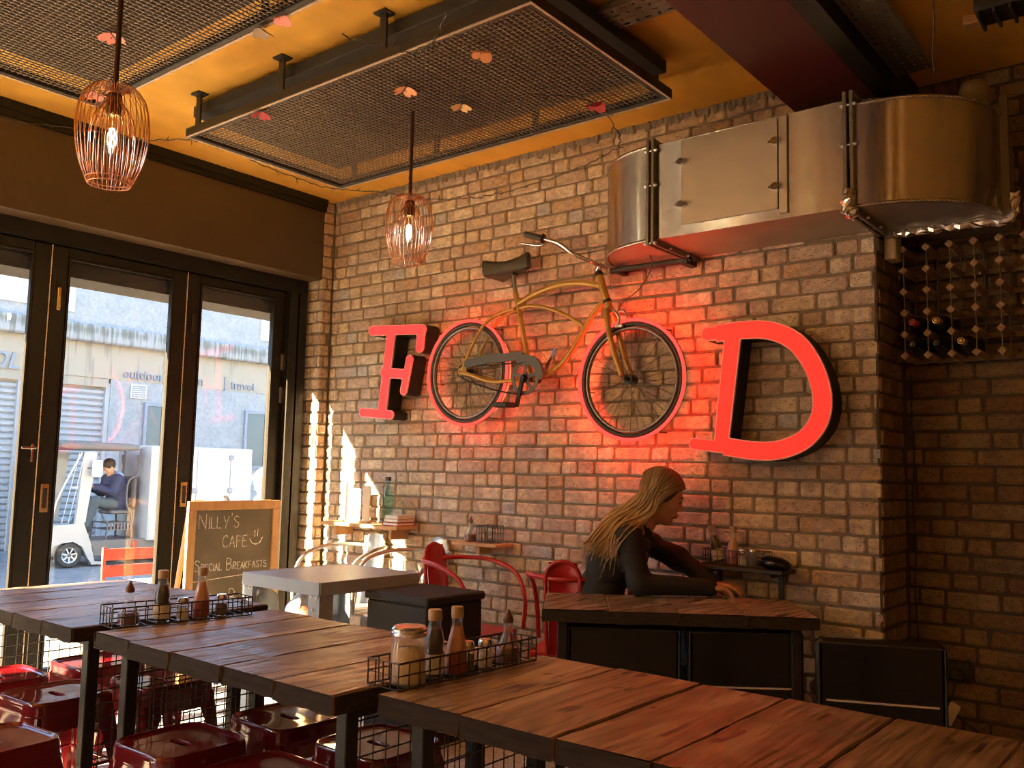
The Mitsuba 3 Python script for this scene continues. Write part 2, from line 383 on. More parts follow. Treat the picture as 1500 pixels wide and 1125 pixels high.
def course_bond(length, r, start):
    """Positions and kinds of the bricks of one course: mostly headers and stretchers in turn, with the odd patch."""
    x = -start; out = []; k = int(r.integers(2))
    while x < length - .02:
        kind = 'sh'[k % 2] if r.random() > .22 else 'sh'[int(r.integers(2))]
        L = .225 if kind == 's' else .112
        a, b = max(x, 0), min(x + L, length)
        if b - a > .035: out.append((a, b - a, kind))
        x += L; k += 1
    return out
def brick_wall(parent, o, u, n, length, z0, z1, seed, keep=300, skip=None, tone=None, mat='brick'):
    """Bricks on the vertical plane through o along u, faces towards n; the keep largest in view singly, the rest as one part."""
    r = np.random.default_rng(seed); o, u, n = (np.asarray(q, float) for q in (o, u, n)); found = []
    for c in range(int(round((z1 - z0) / .08))):
        z = z0 + c * .08
        for a, w, kind in course_bond(length, r, float(r.random()) * .2):
            ctr = o + u * (a + w / 2) + np.array([0, 0, z + .034])
            if skip and skip(ctr): continue
            if w < .12 and kind == 's': kind = 'h'
            k = int(r.integers(24)) if tone is None else int(tone[int(r.integers(len(tone)))])
            mesh, uv, d, L = BR[kind][k]
            sx = (w - .013) / L
            zz = z + r.normal(0, .0012); pro = r.normal(0, .0022)
            P = o + u * (a + .0065) + n * pro + np.array([0, 0, zz + .0065])
            m = axes(P, u * sx, -n, (0, 0, 1.0))
            if np.linalg.det(m[:3, :3]) < 0:
                m = axes(P + u * sx * L, -u * sx, -n, (0, 0, 1.0))
            q = RC @ (ctr - CAM); s = w / max(q[2], .3) ** 2
            px, py = 750 + 1311 * q[0] / q[2], 562 + 1311 * q[1] / q[2]
            if not (-20 < px < 1520 and -20 < py < 1140) or ctr[2] < .6: s *= .01
            found.append((s, mesh, uv, d, m))
    found.sort(key=lambda t: -t[0])
    for s, mesh, uv, d, m in found[:keep]: put('brick', d if mat == 'brick' else {**d, 'bsdf': {'type': 'ref', 'id': mat}}, None, parent, xf=m)
    if found[keep:]:
        k = put('brick', cat([xm(f[1], f[4]) for f in found[keep:]]), mat, parent, uv=np.vstack([f[2] for f in found[keep:]]))
        labels[k] = {'kind': 'stuff'}
wb = struct('wall_back'); put('mortar', box(0, 3.778, .009, .36, 0, CEIL), 'mortar', wb)
brick_wall(wb, (0, 0, .01), (1, 0, 0), (0, -1, 0), 3.79, 0.0, 3.2, 11)
_r = np.random.default_rng(5); _x = np.linspace(.02, 3.42, 240); _n = len(_x)
_a = np.c_[_x, -.012 - .018 * _r.random(_n), np.full(_n, CEIL - .001)]; _b = np.c_[_x, np.full(_n, -.006), 3.185 - .03 * _r.random(_n) ** 2]; _i = np.arange(_n - 1)
put('ragged_mortar', tm(np.vstack([_a, _b]), np.vstack([np.stack([_i, _i + _n, _i + 1], 1), np.stack([_i + 1, _i + _n, _i + _n + 1], 1)])), 'mortar', wb)
wr = struct('wall_right')
put('mortar', cat(box(3.77, 3.781, .0, .372, 0, CEIL), box(3.77, 9, .369, .9, 0, CEIL)), 'mortar_shaded', wr)
brick_wall(wr, (3.79, 0.0, .01), (0, 1, 0), (1, 0, 0), .36, 0.0, 3.2, 12, keep=140, mat='brick_shaded')
brick_wall(wr, (3.79, .36, .01), (1, 0, 0), (0, -1, 0), 1.4, 0.0, 3.2, 13, keep=150, mat='brick_shaded')
wl = struct('wall_left')
put('mortar', box(-.262, -.01, -.08, .2, 0, CEIL), 'mortar', wl)
brick_wall(wl, (-.26, -.09, .01), (1, 0, 0), (0, -1, 0), .262, 0.0, 3.2, 14, tone=[0, 3, 4, 19, 20, 21, 15])  # paler tones put the sunlight on this face into the brick colour
brick_wall(wl, (0, -.088, .01), (0, 1, 0), (1, 0, 0), .088, 0.0, 3.2, 15, tone=[14, 15, 16, 17, 1, 9])  # orange tones put the warm bounced light into the brick colour
put('wall_above', box(-.35, -.02, -9, -.09, 3.1, CEIL), 'soffit_paint', wl)

# the boxed-in head above the folding doors, its dark trim and the shutter box outside
struct('trim_1', box(-.36, 0, -9, -.092, 2.632, 3.125, .004), 'soffit_paint')
struct('trim_2', cat(box(-.05, .016, -9, -.092, 3.125, 3.16), box(-.05, .03, -9, -.092, 3.16, CEIL)), 'black_frame')
struct('trim_3', box(-.55, -.262, -9, -.05, 2.38, 2.72), 'dark_board')
struct('trim_4', cat(box(-.26, -.14, -9, -.105, 2.535, 2.632), box(-.26, -.14, -.27, -.108, 0, 2.535), box(-.15, -.12, -.262, -.20, 0, 2.535), box(-.15, -.12, -.185, -.12, 0, 2.535)), 'black_frame')
struct('wall_street', cat(box(-.36, -.2, .0, 9, -.3, 6), box(-.36, -.1, -30, -9, -.3, 6), box(-.36, -.1, -9, 9, 3.2, 6)), 'render_grey')
# beam
bm = struct('trim_5', box(3.43, 3.80, -9, -.012, 3.055, CEIL), 'maroon')
put('side_board', box(3.80, 3.885, -9, .36, 3.04, CEIL), 'black_frame', bm)

# folding doors
def door(y0, y1, k):
    d = struct(f'door_{k}'); s, x0, x1 = .095, -.232, -.172
    put('frame', cat(box(x0, x1, y0 + .004, y0 + s, .02, 2.53, .005), box(x0, x1, y1 - s, y1 - .004, .02, 2.53, .005),
                     box(x0, x1, y0 + s, y1 - s, 2.472, 2.53, .004), box(x0, x1, y0 + s, y1 - s, .02, .16, .004)), 'black_frame', d)
    w = .012
    put('bead', cat(*[box(x1 - .012, x1 + .004, a, b, c, e) for a, b, c, e in ((y0 + s, y0 + s + w, .16, 2.472), (y1 - s - w, y1 - s, .16, 2.472), (y0 + s, y1 - s, 2.46, 2.472))]), 'black_frame', d)
    put('pane', box(-.204, -.2035, y0 + s, y1 - s, .16, 2.472).slice_plane([-.20375, 0, 0], [1, 0, 0]) if False else tm([[-.204, y0 + s, .16], [-.204, y1 - s, .16], [-.204, y1 - s, 2.472], [-.204, y0 + s, 2.472]], [[0, 1, 2], [0, 2, 3]]), 'pane', d)
    put('seal', box(x1 - .002, x1 + .002, y1 - .005, y1 + .001, .05, 2.53), 'cream_plastic', d)
    return d
def pull(d, y, z, k='handle'):
    put(k, cat(box(-.174, -.160, y - .022, y + .022, z - .078, z + .078, .003)), 'brass', d)
    put('recess', box(-.161, -.158, y - .011, y + .011, z - .055, z + .055), 'black_steel', d)
d3 = door(-1.033, -.262, 1)
d2 = door(-1.882, -1.033, 2)
d1 = door(-2.731, -1.882, 3)
for i in range(4, 9): door(-2.731 - (i - 3) * .849, -2.731 - (i - 4) * .849, i)
pull(d3, -.985, 1.115); pull(d2, -1.835, 1.10)
put('bolt', cat(box(-.172, -.160, -1.842, -1.822, 2.16, 2.29, .003), box(-.162, -.150, -1.838, -1.826, 2.18, 2.24, .003)), 'brass', d2)
put('bolt', cat(box(-.172, -.160, -.995, -.975, 2.14, 2.27, .003)), 'black_steel', d3)
put('lever', cat(box(-.172, -.158, -1.925, -1.912, 1.30, 1.40, .003), rod((-.165, -1.918, 1.375), (-.125, -1.918, 1.375), .006), box(-.135, -.122, -1.99, -1.912, 1.368, 1.381, .003)), 'chrome', d1)
for z in (2.03, 1.80): put('hinge', cat(rod((-.165, -.262, z - .06), (-.165, -.262, z + .06), .008), box(-.172, -.168, -.29, -.235, z - .055, z + .055)), 'zinc', d3)

# cable trays along the beam and towards the ceiling
def tray(L, W, key, label, xf):
    t = thing(key, label, 'cable tray')
    holes = []
    n = int(L / .05)
    for i in range(n):
        for j in range(4):
            a, b = -L / 2 + .03 + i * .05, -W / 2 + W * (j + .5) / 4
            holes.append(Polygon([(a - .014, b - .005), (a + .014, b - .005), (a + .014, b + .005), (a - .014, b + .005)]) if (i + j) % 2 else Polygon([(a - .005, b - .009), (a + .005, b - .009), (a + .005, b + .009), (a - .005, b + .009)]))
    base = Polygon([(-L / 2, -W / 2), (L / 2, -W / 2), (L / 2, W / 2), (-L / 2, W / 2)], [h.exterior.coords for h in holes])
    put('perforated_base', extr(base, .002), 'tray_grey', t, xf=xf)
    put('side_lip', cat(box(-L / 2, L / 2, -W / 2 - .002, -W / 2, 0, .03), box(-L / 2, L / 2, W / 2, W / 2 + .002, 0, .03)), 'tray_grey', t, xf=xf)
    return t
tray(2.2, .15, 'cable_tray', 'long grey perforated cable tray running along the right side of the maroon beam', X(3.965, -1.12, 3.12, rz=90))
tray(.84, .16, 'cable_tray', 'short grey perforated cable tray crossing the yellow ceiling towards the maroon beam', X(3.005, -1.13, 3.169, rz=0))
# ---------------------------------------------------------------- suspended mesh panels
def mesh_panel(x0, x1, y0, y1, label):
    t = thing('ceiling_panel', label, 'ceiling panel', 'mesh ceiling panels')
    z, w, h = 3.0, .035, .045
    for a in ((x0, x1, y0, y0 + w), (x0, x1, y1 - w, y1), (x0, x0 + w, y0 + w, y1 - w), (x1 - w, x1, y0 + w, y1 - w)):
        k = put('frame_bar', box(*a, z, z + h, .003), 'black_steel', t)
    lip = .012                                                       # the pale ground edge of the angle iron
    put('frame_edge', cat(box(x0, x1, y0, y0 + lip, z - .003, z), box(x0, x1, y1 - lip, y1, z - .003, z), box(x0, x0 + lip, y0 + lip, y1 - lip, z - .003, z), box(x1 - lip, x1, y0 + lip, y1 - lip, z - .003, z)), 'tray_edge', t)
    p, r = .026, .0021
    xs = np.arange(x0 + w + p, x1 - w, p); ys = np.arange(y0 + w + p, y1 - w, p)
    bars = [box(x - r, x + r, y0 + w, y1 - w, z + .010, z + .010 + 2 * r) for x in xs] + [box(x0 + w, x1 - w, y - r, y + r, z + .010 + 2 * r, z + .010 + 4 * r) for y in ys]
    k = put('wire_mesh', cat(bars), 'mesh_wire', t); labels[k] = {'kind': 'stuff'}
    bx0, bx1, by0, by1 = x0 - .03, x1 - .03, y0 + .055, y1 + .0
    put('board', box(bx0, bx1, by0, by1, 3.13, 3.19, .004), 'dark_board', t)
    n = 4
    for i in range(n):
        x = x0 + .10 + (x1 - x0 - .2) * i / (n - 1)
        for y, s in ((y0 + .008, -1), (y1 + .012, 1)):
            b = put('hanger', box(x - .02, x + .02, y - .006, y + .006, z + .03, CEIL, .002), 'black_steel', t)
            put('foot', box(x - .035, x + .035, y - .03, y + .03, CEIL - .008, CEIL), 'black_steel', b)
    return t
pr('tray_edge', (.42, .33, .27), .5, .3)
pan1 = mesh_panel(.82, 3.09, -1.69, -.64, 'black framed wire mesh ceiling panel hung near the brick wall, above the bicycle')
pan2 = mesh_panel(.82, 4.6, -3.35, -2.15, 'black framed wire mesh ceiling panel hung nearest the camera, above the closer lamp')

# paper butterflies clipped to the mesh
def butterfly(at, size, rz, mat, tilt, label):
    t = thing('paper_butterfly', label, 'butterfly', 'paper butterflies')
    wing = unary_union([Point(.55, .45).buffer(.52), Polygon([(0, 0), (.35, .95), (1.05, .75)]), Point(.42, -.38).buffer(.36), Polygon([(0, .1), (.7, -.3), (.3, -.75)])]).simplify(.03)
    xf = X(*at, rz=rz, rx=180, s=size)
    for s in (-1, 1):
        m = extr(wing, .02); a = math.radians(tilt) * s
        R = np.eye(4); R[0, 0] = s * math.cos(a); R[2, 0] = abs(math.sin(a)); R[2, 2] = 1
        m = tm(m.vertices @ R[:3, :3].T, m.faces if s > 0 else m.faces[:, ::-1])
        put('wing', m, mat, t, xf=xf)
    put('body', tube([(0, -.6, .02), (0, 0, .06), (0, .75, .03)], [.02, .07, .04], 6), 'brown_cap', t, xf=xf)
butterfly((1.59, -2.47, 2.995), .055, 40, 'paper_pink', 25, 'pink paper butterfly on the nearer mesh panel, beside the stem of the nearer lamp')
butterfly((2.26, -2.18, 2.995), .045, 100, 'paper_pink', 40, 'pale pink paper butterfly at the near corner of a ceiling hanger')
butterfly((2.13, -2.145, 2.992), .045, 10, 'label_white', 40, 'white paper butterfly on the edge of the nearer mesh panel')
butterfly((1.42, -1.66, 2.99), .050, 70, 'paper_red', 30, 'red paper butterfly on the left part of the far mesh panel edge')
butterfly((2.18, -1.44, 2.992), .055, 60, 'paper_orange', 25, 'orange paper butterfly in the middle of the far mesh panel, nearer the camera side')
butterfly((2.70, -1.52, 2.992), .050, 130, 'paper_orange', 35, 'orange paper butterfly highest on the far mesh panel')
butterfly((2.26, -1.15, 2.992), .050, 50, 'paper_yellow', 20, 'yellow paper butterfly in the middle of the far mesh panel')
butterfly((2.80, -.84, 2.985), .050, 100, 'paper_red', 45, 'dark red paper butterfly at the right end of the far mesh panel')
butterfly((1.00, -2.23, 2.992), .055, 20, 'paper_pink', 25, 'pink paper butterfly just behind the cage of the nearer lamp')

# fairy lights
def fairy(pts, label, seed):
    t = thing('fairy_lights', label, 'fairy lights')
    c = bez(pts, 10); r = np.random.default_rng(seed); c = c + r.normal(0, .004, c.shape)
    put('wire', tube(c, .0028, 5), 'wire_black', t)
    for i in range(3, len(c) - 2, 6):
        d = r.normal(0, 1, 3); d[2] -= .6; d /= np.linalg.norm(d)
        b = put('bulb', tube([c[i], c[i] + d * .022, c[i] + d * .038], [.003, .003, .0014], 5), 'wire_black', t)
fairy([(.03, -3.1, 3.13), (.035, -2.6, 3.10), (.05, -2.25, 3.09), (.10, -1.95, 3.13), (.45, -1.72, 3.06), (.80, -1.66, 3.0), (.72, -1.4, 3.06), (.62, -1.1, 3.07), (.55, -.8, 3.09), (.52, -.55, 3.1), (.60, -.3, 3.12), (.9, -.035, 3.10)], 'thin black fairy light wire looping along the ceiling above the glass doors', 1)
fairy([(.91, -.04, 3.08), (1.1, -.03, 3.04), (1.4, -.03, 3.0), (1.7, -.03, 3.0), (2.05, -.04, 3.02), (2.35, -.08, 3.05), (2.55, -.22, 3.04), (2.72, -.55, 2.99), (2.80, -.86, 2.985), (2.62, -1.1, 2.985)], 'fairy light wire sagging across the top of the brick wall to the mesh panel', 2)
fairy([(2.3, -1.9, 3.02), (2.42, -1.72, 3.0), (2.50, -1.66, 2.985), (2.62, -1.70, 3.0), (2.75, -1.78, 3.03)], 'short loop of fairy light wire hooked over the upper edge of the far mesh panel', 3)

# ---------------------------------------------------------------- pendant lamps: copper wire cages with filament bulbs
def pendant_proto():
    P = Proto()
    P.add('rod', rod((0, 0, .145), (0, 0, .89), .0095, 10), 'dark_rod')
    P.add('canopy', lathe([(0, .86), (.05, .86), (.055, .88), (.05, .89), (0, .89)], 20), 'dark_rod')
    sock = P.add('socket', lathe([(0, .155), (.024, .155), (.026, .13), (.026, .075), (.022, .07), (0, .07)], 20), 'dark_rod', smooth=30)
    n, W = 34, .0016
    out = bez([(.024, 0, .150), (.045, 0, .172), (.075, 0, .170), (.108, 0, .125), (.122, 0, .055), (.121, 0, -.02), (.106, 0, -.10), (.078, 0, -.172), (.070, 0, -.186)], 6)
    inn = bez([(.022, 0, .150), (.028, 0, .120), (.045, 0, .098), (.070, 0, .050), (.078, 0, -.01), (.076, 0, -.08), (.070, 0, -.150), (.068, 0, -.186)], 6)
    def ring(c, m, ph):
        ms = []
        for i in range(m):
            a = (i + ph) * 2 * math.pi / m; R = np.array([[math.cos(a), -math.sin(a), 0], [math.sin(a), math.cos(a), 0], [0, 0, 1]])
            ms.append(tube(c @ R.T, W, 5))
        return cat(ms)
    P.add('cage', ring(out, n, 0), 'copper', smooth=True)
    P.add('inner_cage', ring(inn, 22, .5), 'copper', smooth=True)
    th = np.linspace(0, 2 * np.pi, 40, endpoint=False)
    for r, z in ((.071, -.184), (.080, -.168), (.026, .150)): P.add('hoop', tube(np.stack([r * np.cos(th), r * np.sin(th), th * 0 + z], 1), .002, 6, True), 'copper', smooth=True)
    return P
pr('dark_rod', (.055, .026, .016), .4, .6)
pp = pendant_proto()
bulb_glass = lathe([(.0125, .068), (.013, .055), (.018, .035), (.029, .005), (.031, -.02), (.029, -.045), (.020, -.066), (.006, -.074), (.0005, -.074)], 24)
fil = cat(*[tube(np.array([(.007 * math.cos(a), .007 * math.sin(a), .012), (.009 * math.cos(a), .009 * math.sin(a), -.012), (.007 * math.cos(a + .5), .007 * math.sin(a + .5), -.040)]), .0028, 5) for a in (0, 1.57, 3.14, 4.71)])
fil2 = lathe([(.0005, .026), (.012, .020), (.0170, -.010), (.0125, -.044), (.0005, -.050)], 14)
bulb_ply = mikit.ply(bulb_glass, 'amber_glass', True)
fil_ply = {**mikit.ply(fil2, 'lamp_black', False), 'emitter': emit((BULB, BULB * .59, BULB * .25))}
def pendant(x, y, z, label, group):
    xf = X(x, y, z, s=.91)
    t = place(pp, xf, 'pendant_lamp', label, 'lamp', group)
    b = put('bulb', {**bulb_ply}, None, t, xf=xf)
    put('filament', {**fil_ply}, None, b, xf=xf)
pendant(2.185, -2.745, 2.37, 'nearer copper wire cage pendant lamp with a glowing filament bulb', 'copper pendant lamps')
pendant(2.0, -1.205, 2.435, 'farther copper wire cage pendant lamp glowing in front of the brick wall', 'copper pendant lamps')
for x, y in ((.7, -4.3), (2.2, -4.5), (.9, -6.3), (5.4, -5.5), (6.6, -5.3)):  # unseen: left lamps added to brighten the room, right pair read off duct highlights
    pendant(x, y, 2.40, 'unseen copper wire cage pendant lamp lighting the room from behind the camera', 'unseen copper pendant lamps behind the camera')

# ---------------------------------------------------------------- ventilation duct
duct = thing('ventilation_duct', 'shiny stainless steel ventilation duct running along the top of the brick wall', 'duct')
DZ0, DZ1, DY = 2.425, 2.89, -.43
DX0, DX1 = 2.87, 3.79
def vwall(path, z0, z1, n=None):
    """A vertical sheet along a plan path, with uv for the brush direction."""
    p = np.asarray(path, float); s = np.r_[0, np.cumsum(np.linalg.norm(np.diff(p, axis=0), axis=1))]; m = len(p)
    v = np.vstack([np.c_[p, np.full(m, z0)], np.c_[p, np.full(m, z1)]]); i = np.arange(m - 1)
    f = np.vstack([np.stack([i, i + 1, i + 1 + m], 1), np.stack([i, i + 1 + m, i + m], 1)])
    return tm(v, f), np.vstack([np.c_[s, s * 0], np.c_[s, s * 0 + z1 - z0]])
m, uv = vwall([(DX0, DY), (DX1, DY)], DZ0, DZ1); put('front_sheet', m, 'steel', duct, uv=uv)
puts('casing', [box(DX0, DX1, DY + .002, 0, DZ0, DZ0 + .004), box(DX0, DX1, DY + .002, 0, DZ1 - .004, DZ1)], 'steel_dull', duct)
def arc(c, r, a0, a1, n=28): return [(c[0] + r * math.cos(math.radians(a)), c[1] + r * math.sin(math.radians(a))) for a in np.linspace(a0, a1, n)]
# left end: a quarter round closing to the wall
pa = arc((DX0 - .02, 0.0), -DY, 270, 180); m, uv = vwall(pa, DZ0, DZ1)
el = put('left_elbow', m, 'steel', duct, True, uv=uv)
pol = Polygon(pa + [(DX0 - .02, 0)])
puts('elbow_cap', (xm(extr(pol, .004), X(0, 0, DZ0)), xm(extr(pol, .004), X(0, 0, DZ1 - .004))), 'steel_dull', duct)
rim = np.array(pa)
def rimtube(path, z, r=.008): return tube(np.c_[path, np.full(len(path), z)], r, 6)
puts('rim', (rimtube(pa, DZ0), rimtube(pa, DZ1)), 'steel', duct, True)
# right elbow turning into the recess
pb = [(DX1 + .03, DY)] + arc((DX1 + .05, .02), .02 - DY, 270, 360, 36); m, uv = vwall(pb, DZ0, DZ1 - .03)
put('right_elbow', m, 'steel', duct, True, uv=uv)
polb = Polygon(pb + [(DX1 + .03, .02)])
puts('elbow_cap', (xm(extr(polb, .004), X(0, 0, DZ0)), xm(extr(polb, .004), X(0, 0, DZ1 - .034))), 'steel_dull', duct)
puts('rim', (rimtube(pb, DZ0), rimtube(pb, DZ1 - .03)), 'steel', duct, True)
put('branch', cat(box(DX1 + .10, DX1 + .05 + .02 - DY - .004, .03, .34, DZ0 + .004, DZ1 - .04)), 'steel_dull', duct)
def flange(x, label=None):
    for dx in (-.022, .006):
        k = put('flange', cat(box(x + dx, x + dx + .016, DY - .028, DY, DZ0 - .028, DZ1 + .028, .002), box(x + dx, x + dx + .016, DY, -.005, DZ0 - .028, DZ0, .002), box(x + dx, x + dx + .016, DY, -.005, DZ1, DZ1 + .028, .002)), 'tray_grey', duct)
    for z in (DZ0 - .02, (DZ0 + DZ1) / 2 + .03, DZ1 - .03):
        put('bolt', cat(rod((x - .035, DY - .018, z), (x + .035, DY - .018, z), .006, 8), rod((x - .03, DY - .018, z), (x - .02, DY - .018, z), .011, 6), rod((x + .02, DY - .018, z), (x + .03, DY - .018, z), .011, 6)), 'zinc', duct)
    for y in (-.30, -.12):
        put('bolt', rod((x - .035, y, DZ0 - .018), (x + .035, y, DZ0 - .018), .006, 8), 'zinc', duct)
flange(DX0); flange(DX1 + .02)
yb = .02
put('end_flange', cat(box(DX1 + .03, DX1 + .05 + .02 - DY + .03, yb, yb + .03, DZ0 - .03, DZ0), box(DX1 + .05 + .02 - DY, DX1 + .05 + .02 - DY + .03, yb, yb + .03, DZ0 - .03, DZ1 + .05)), 'tray_grey', duct)
# access panel with wing knobs
ap = put('access_panel', box(3.03, 3.50, DY - .012, DY - .001, DZ0 + .045, DZ1 - .01, .002), 'steel_dull', duct)
put('hinge_strip', box(3.505, 3.545, DY - .014, DY - .001, DZ0 + .02, DZ1 - .005, .003), 'steel_dull', duct)
for x in (3.035, 3.495):
    for z in (DZ0 + .14, DZ1 - .12):
        put('wing_knob', cat(rod((x, DY - .012, z), (x, DY - .03, z), .007, 8), xm(lathe([(0, -.004), (.018, -.003), (.018, .003), (0, .004)], 14), X(x, DY - .035, z, rx=75)), box(x - .03, x + .01, DY - .034, DY - .028, z - .006, z + .004)), 'chrome', ap)
# foil tape wrapped on the corners
def foil(pts, r, seed):
    q = np.random.default_rng(seed); c = bez(pts, 7); c = c + q.normal(0, .003, c.shape)
    m = tube(c, r * (1 + .25 * q.random(len(c))), 9); m = tm(m.vertices + q.normal(0, r * .16, m.vertices.shape), m.faces); return m
put('foil_tape', foil([(DX1 + .02, DY - .03, DZ0 + .07), (DX1 + .02, DY - .03, DZ0 - .01), (DX1 + .02, DY + .01, DZ0 - .03)], .022, 1), 'foil', duct)
put('foil_tape', foil([(DX1 + .06, yb + .01, DZ0 - .02), (DX1 + .2, yb + .01, DZ0 - .022), (DX1 + .34, yb + .01, DZ0 - .022), (DX1 + .53, yb + .01, DZ0 - .02), (DX1 + .545, yb + .01, DZ0 + .09)], .017, 2), 'foil', duct)
sp = thing('support_pipe', 'black metal support pipe under the left end of the steel duct', 'pipe')
put('pipe', rod((2.42, -.09, DZ0 - .03), (2.90, -.09, DZ0 - .03), .016, 12), 'black_steel', sp, True)
puts('pipe_bracket', [box(2.85, 2.89, -.11, -.005, DZ0 - .055, DZ0 - .01, .003), box(2.45, 2.48, -.1, -.005, DZ0 - .05, DZ0 - .012, .003)], 'black_steel', sp)
# ---------------------------------------------------------------- sign letters
scene['sign_face_off'] = {'type': 'diffuse', 'reflectance': rgb((.5, .06, .05))}
def stroke(pts, w): return LineString(pts).buffer(w / 2, quad_segs=10)
def letter(parts, name, label, depth=.13, tint=(.0125, .0085)):
    t = thing('sign_letter', label, 'sign')
    poly = unary_union(parts).buffer(.004).buffer(-.004)
    xz = np.eye(4); xz[:3, :3] = np.array([[1, 0, 0], [0, 0, -1], [0, 1, 0.]]).T @ np.eye(3)
    M = axes((0, -.012, 0), (1, 0, 0), (0, 0, 1), (0, -1, 0))      # poly xy -> world xz, extrusion towards the room
    put('can', xm(extr(poly, depth - .014), M), 'black_frame', t)
    F = axes((0, -.012 - depth + .014, 0), (1, 0, 0), (0, 0, 1), (0, -1, 0))
    d = mikit.ply(xm(extr(poly.buffer(-.006), .010), F), 'sign_face_off'); d['emitter'] = emit((SIGN, SIGN * tint[0], SIGN * tint[1]))
    put('face', d, None, t)
    rimp = poly.difference(poly.buffer(-.006))
    put('edge_trim', xm(extr(rimp, .012), F), 'edge_pink', t)
pr('edge_pink', (.75, .35, .36), .4)
S = lambda *p, w=.06: stroke(p, w)
letter([S((.590, 2.212), (1.052, 2.183), w=.068), S((1.046, 2.183), (1.035, 2.068), w=.068), S((.778, 2.18), (.690, 1.68), w=.068) if False else Polygon([(.735, 2.19), (.815, 2.19), (.752, 1.66), (.670, 1.66)]),
        S((.72, 1.925), (.920, 1.905), w=.068), S((.948, 2.0), (.905, 1.80), w=.060), S((.525, 1.672), (.790, 1.648), w=.062)], 'F',
       'glowing red letter F with black sides on the brick wall, left of the bicycle', tint=(.017, .022))
outer = bez([(3.06, 1.995), (3.2, 2.0), (3.34, 1.985), (3.46, 1.92), (3.54, 1.80), (3.575, 1.67), (3.56, 1.56), (3.49, 1.475), (3.38, 1.43), (3.26, 1.424), (3.10, 1.445)], 6)
letter([LineString(outer).buffer(.045, cap_style='flat', quad_segs=8), S((3.018, 1.996), (3.12, 1.995), w=.072), S((2.945, 1.457), (3.13, 1.438), w=.062), Polygon([(3.105, 2.0), (3.195, 2.0), (3.125, 1.44), (3.045, 1.44)])], 'D',
       'glowing red letter D with black sides on the brick wall, right of the bicycle')

# ---------------------------------------------------------------- bicycle on the wall
bk = thing('bicycle', 'mustard gold cruiser bicycle hung on the brick wall between the glowing letters', 'bicycle')
BY = -.125
RH, FH, RAD = np.array([1.418, BY, 1.893]), np.array([2.558, BY, 1.797]), .309
th = np.linspace(0, 2 * np.pi, 72, endpoint=False)
def circ(c, r, y=0, n=72):
    a = np.linspace(0, 2 * np.pi, n, endpoint=False); return np.stack([c[0] + r * np.cos(a), np.full(n, c[1] + y), c[2] + r * np.sin(a)], 1)
Y = lambda x, z, y=0.0: (x, BY + y, z)
for c, nspk, rear in ((RH, 36, True), (FH, 36, False)):
    w = put('wheel', None or tube(circ(c, RAD - .016), .0125, 10, True), 'black_rubber', bk, True)
    put('rim', cat(tube(circ(c, RAD - .038, -.006), .0070, 6, True), tube(circ(c, RAD - .038, .006), .0070, 6, True)), 'rim_grey', w, True)
    put('hub', cat(rod((c[0], BY - .035, c[2]), (c[0], BY + .035, c[2]), .013, 12), xm(lathe([(0, -.003), (.026, -.003), (.026, .003), (0, .003)], 20), X(c[0], BY - .028, c[2], rx=90)), xm(lathe([(0, -.003), (.026, -.003), (.026, .003), (0, .003)], 20), X(c[0], BY + .028, c[2], rx=90)), rod((c[0], BY - .065, c[2]), (c[0], BY + .065, c[2]), .006, 8)), 'black_steel', w, True)
    for i in range(nspk):
        a = i * 2 * math.pi / nspk; s = -1 if i % 2 else 1; b = a + (.9 if (i // 2) % 2 else -.9)
        put('spoke', rod((c[0] + .024 * math.cos(b), BY + s * .027, c[2] + .024 * math.sin(b)), (c[0] + (RAD - .04) * math.cos(a), BY, c[2] + (RAD - .04) * math.sin(a)), .0013, 4), 'wire_black', w)
pr('rim_grey', (.26, .25, .25), .35, .7)
r = .0155
BB = (1.905, 1.832); ST = (1.768, 2.39)
put('seat_tube', tube([Y(*BB), Y(1.79, 2.285), Y(1.775, 2.345)], r, 12), 'gold_paint', bk, True)
put('seat_post', rod(Y(1.776, 2.34), Y(1.752, 2.475), .0125, 10), 'rim_grey', bk, True)
put('top_tube', tube(bez([Y(1.79, 2.272), Y(1.93, 2.322), Y(2.09, 2.352), Y(2.24, 2.345), Y(2.368, 2.315)], 10), .017, 12), 'gold_paint', bk, True)
put('down_tube', tube(bez([Y(2.388, 2.235), Y(2.30, 2.145), Y(2.215, 2.02), Y(2.13, 1.92), Y(2.03, 1.86), Y(*BB)], 10), .0165, 12), 'gold_paint', bk, True)
put('mid_tube', tube(bez([Y(1.785, 2.245), Y(1.90, 2.253), Y(2.02, 2.225), Y(2.14, 2.175), Y(2.255, 2.105)], 8), .0115, 10), 'gold_paint', bk, True)
for s in (-1, 1):
    put('seat_stay', tube(bez([Y(1.785, 2.245, s * .012), Y(1.68, 2.225, s * .025), Y(1.58, 2.165, s * .045), Y(1.49, 2.04, s * .05), Y(RH[0], RH[2], s * .055)], 8), .010, 10), 'gold_paint', bk, True)
    put('chain_stay', tube(bez([Y(RH[0], RH[2], s * .055), Y(1.52, 1.862, s * .055), Y(1.66, 1.823, s * .045), Y(*BB, s * .02)], 8), .0115, 10), 'gold_paint', bk, True)
    put('dropout', xm(extr(Point(0, 0).buffer(.024).union(Polygon([(-.01, .02), (.04, .03), (.05, -.03), (0, -.02)])), .006), axes((RH[0], BY + s * .055, RH[2]), (1, 0, 0), (0, 0, 1), (0, -1, 0))), 'gold_paint', bk)
    put('fork_blade', tube(bez([Y(2.425, 2.165, s * .035), Y(2.45, 2.05, s * .048), Y(2.49, 1.92, s * .05), Y(2.535, 1.81, s * .052)], 8), np.linspace(.0175, .0135, 25), 12), 'gold_paint', bk, True)
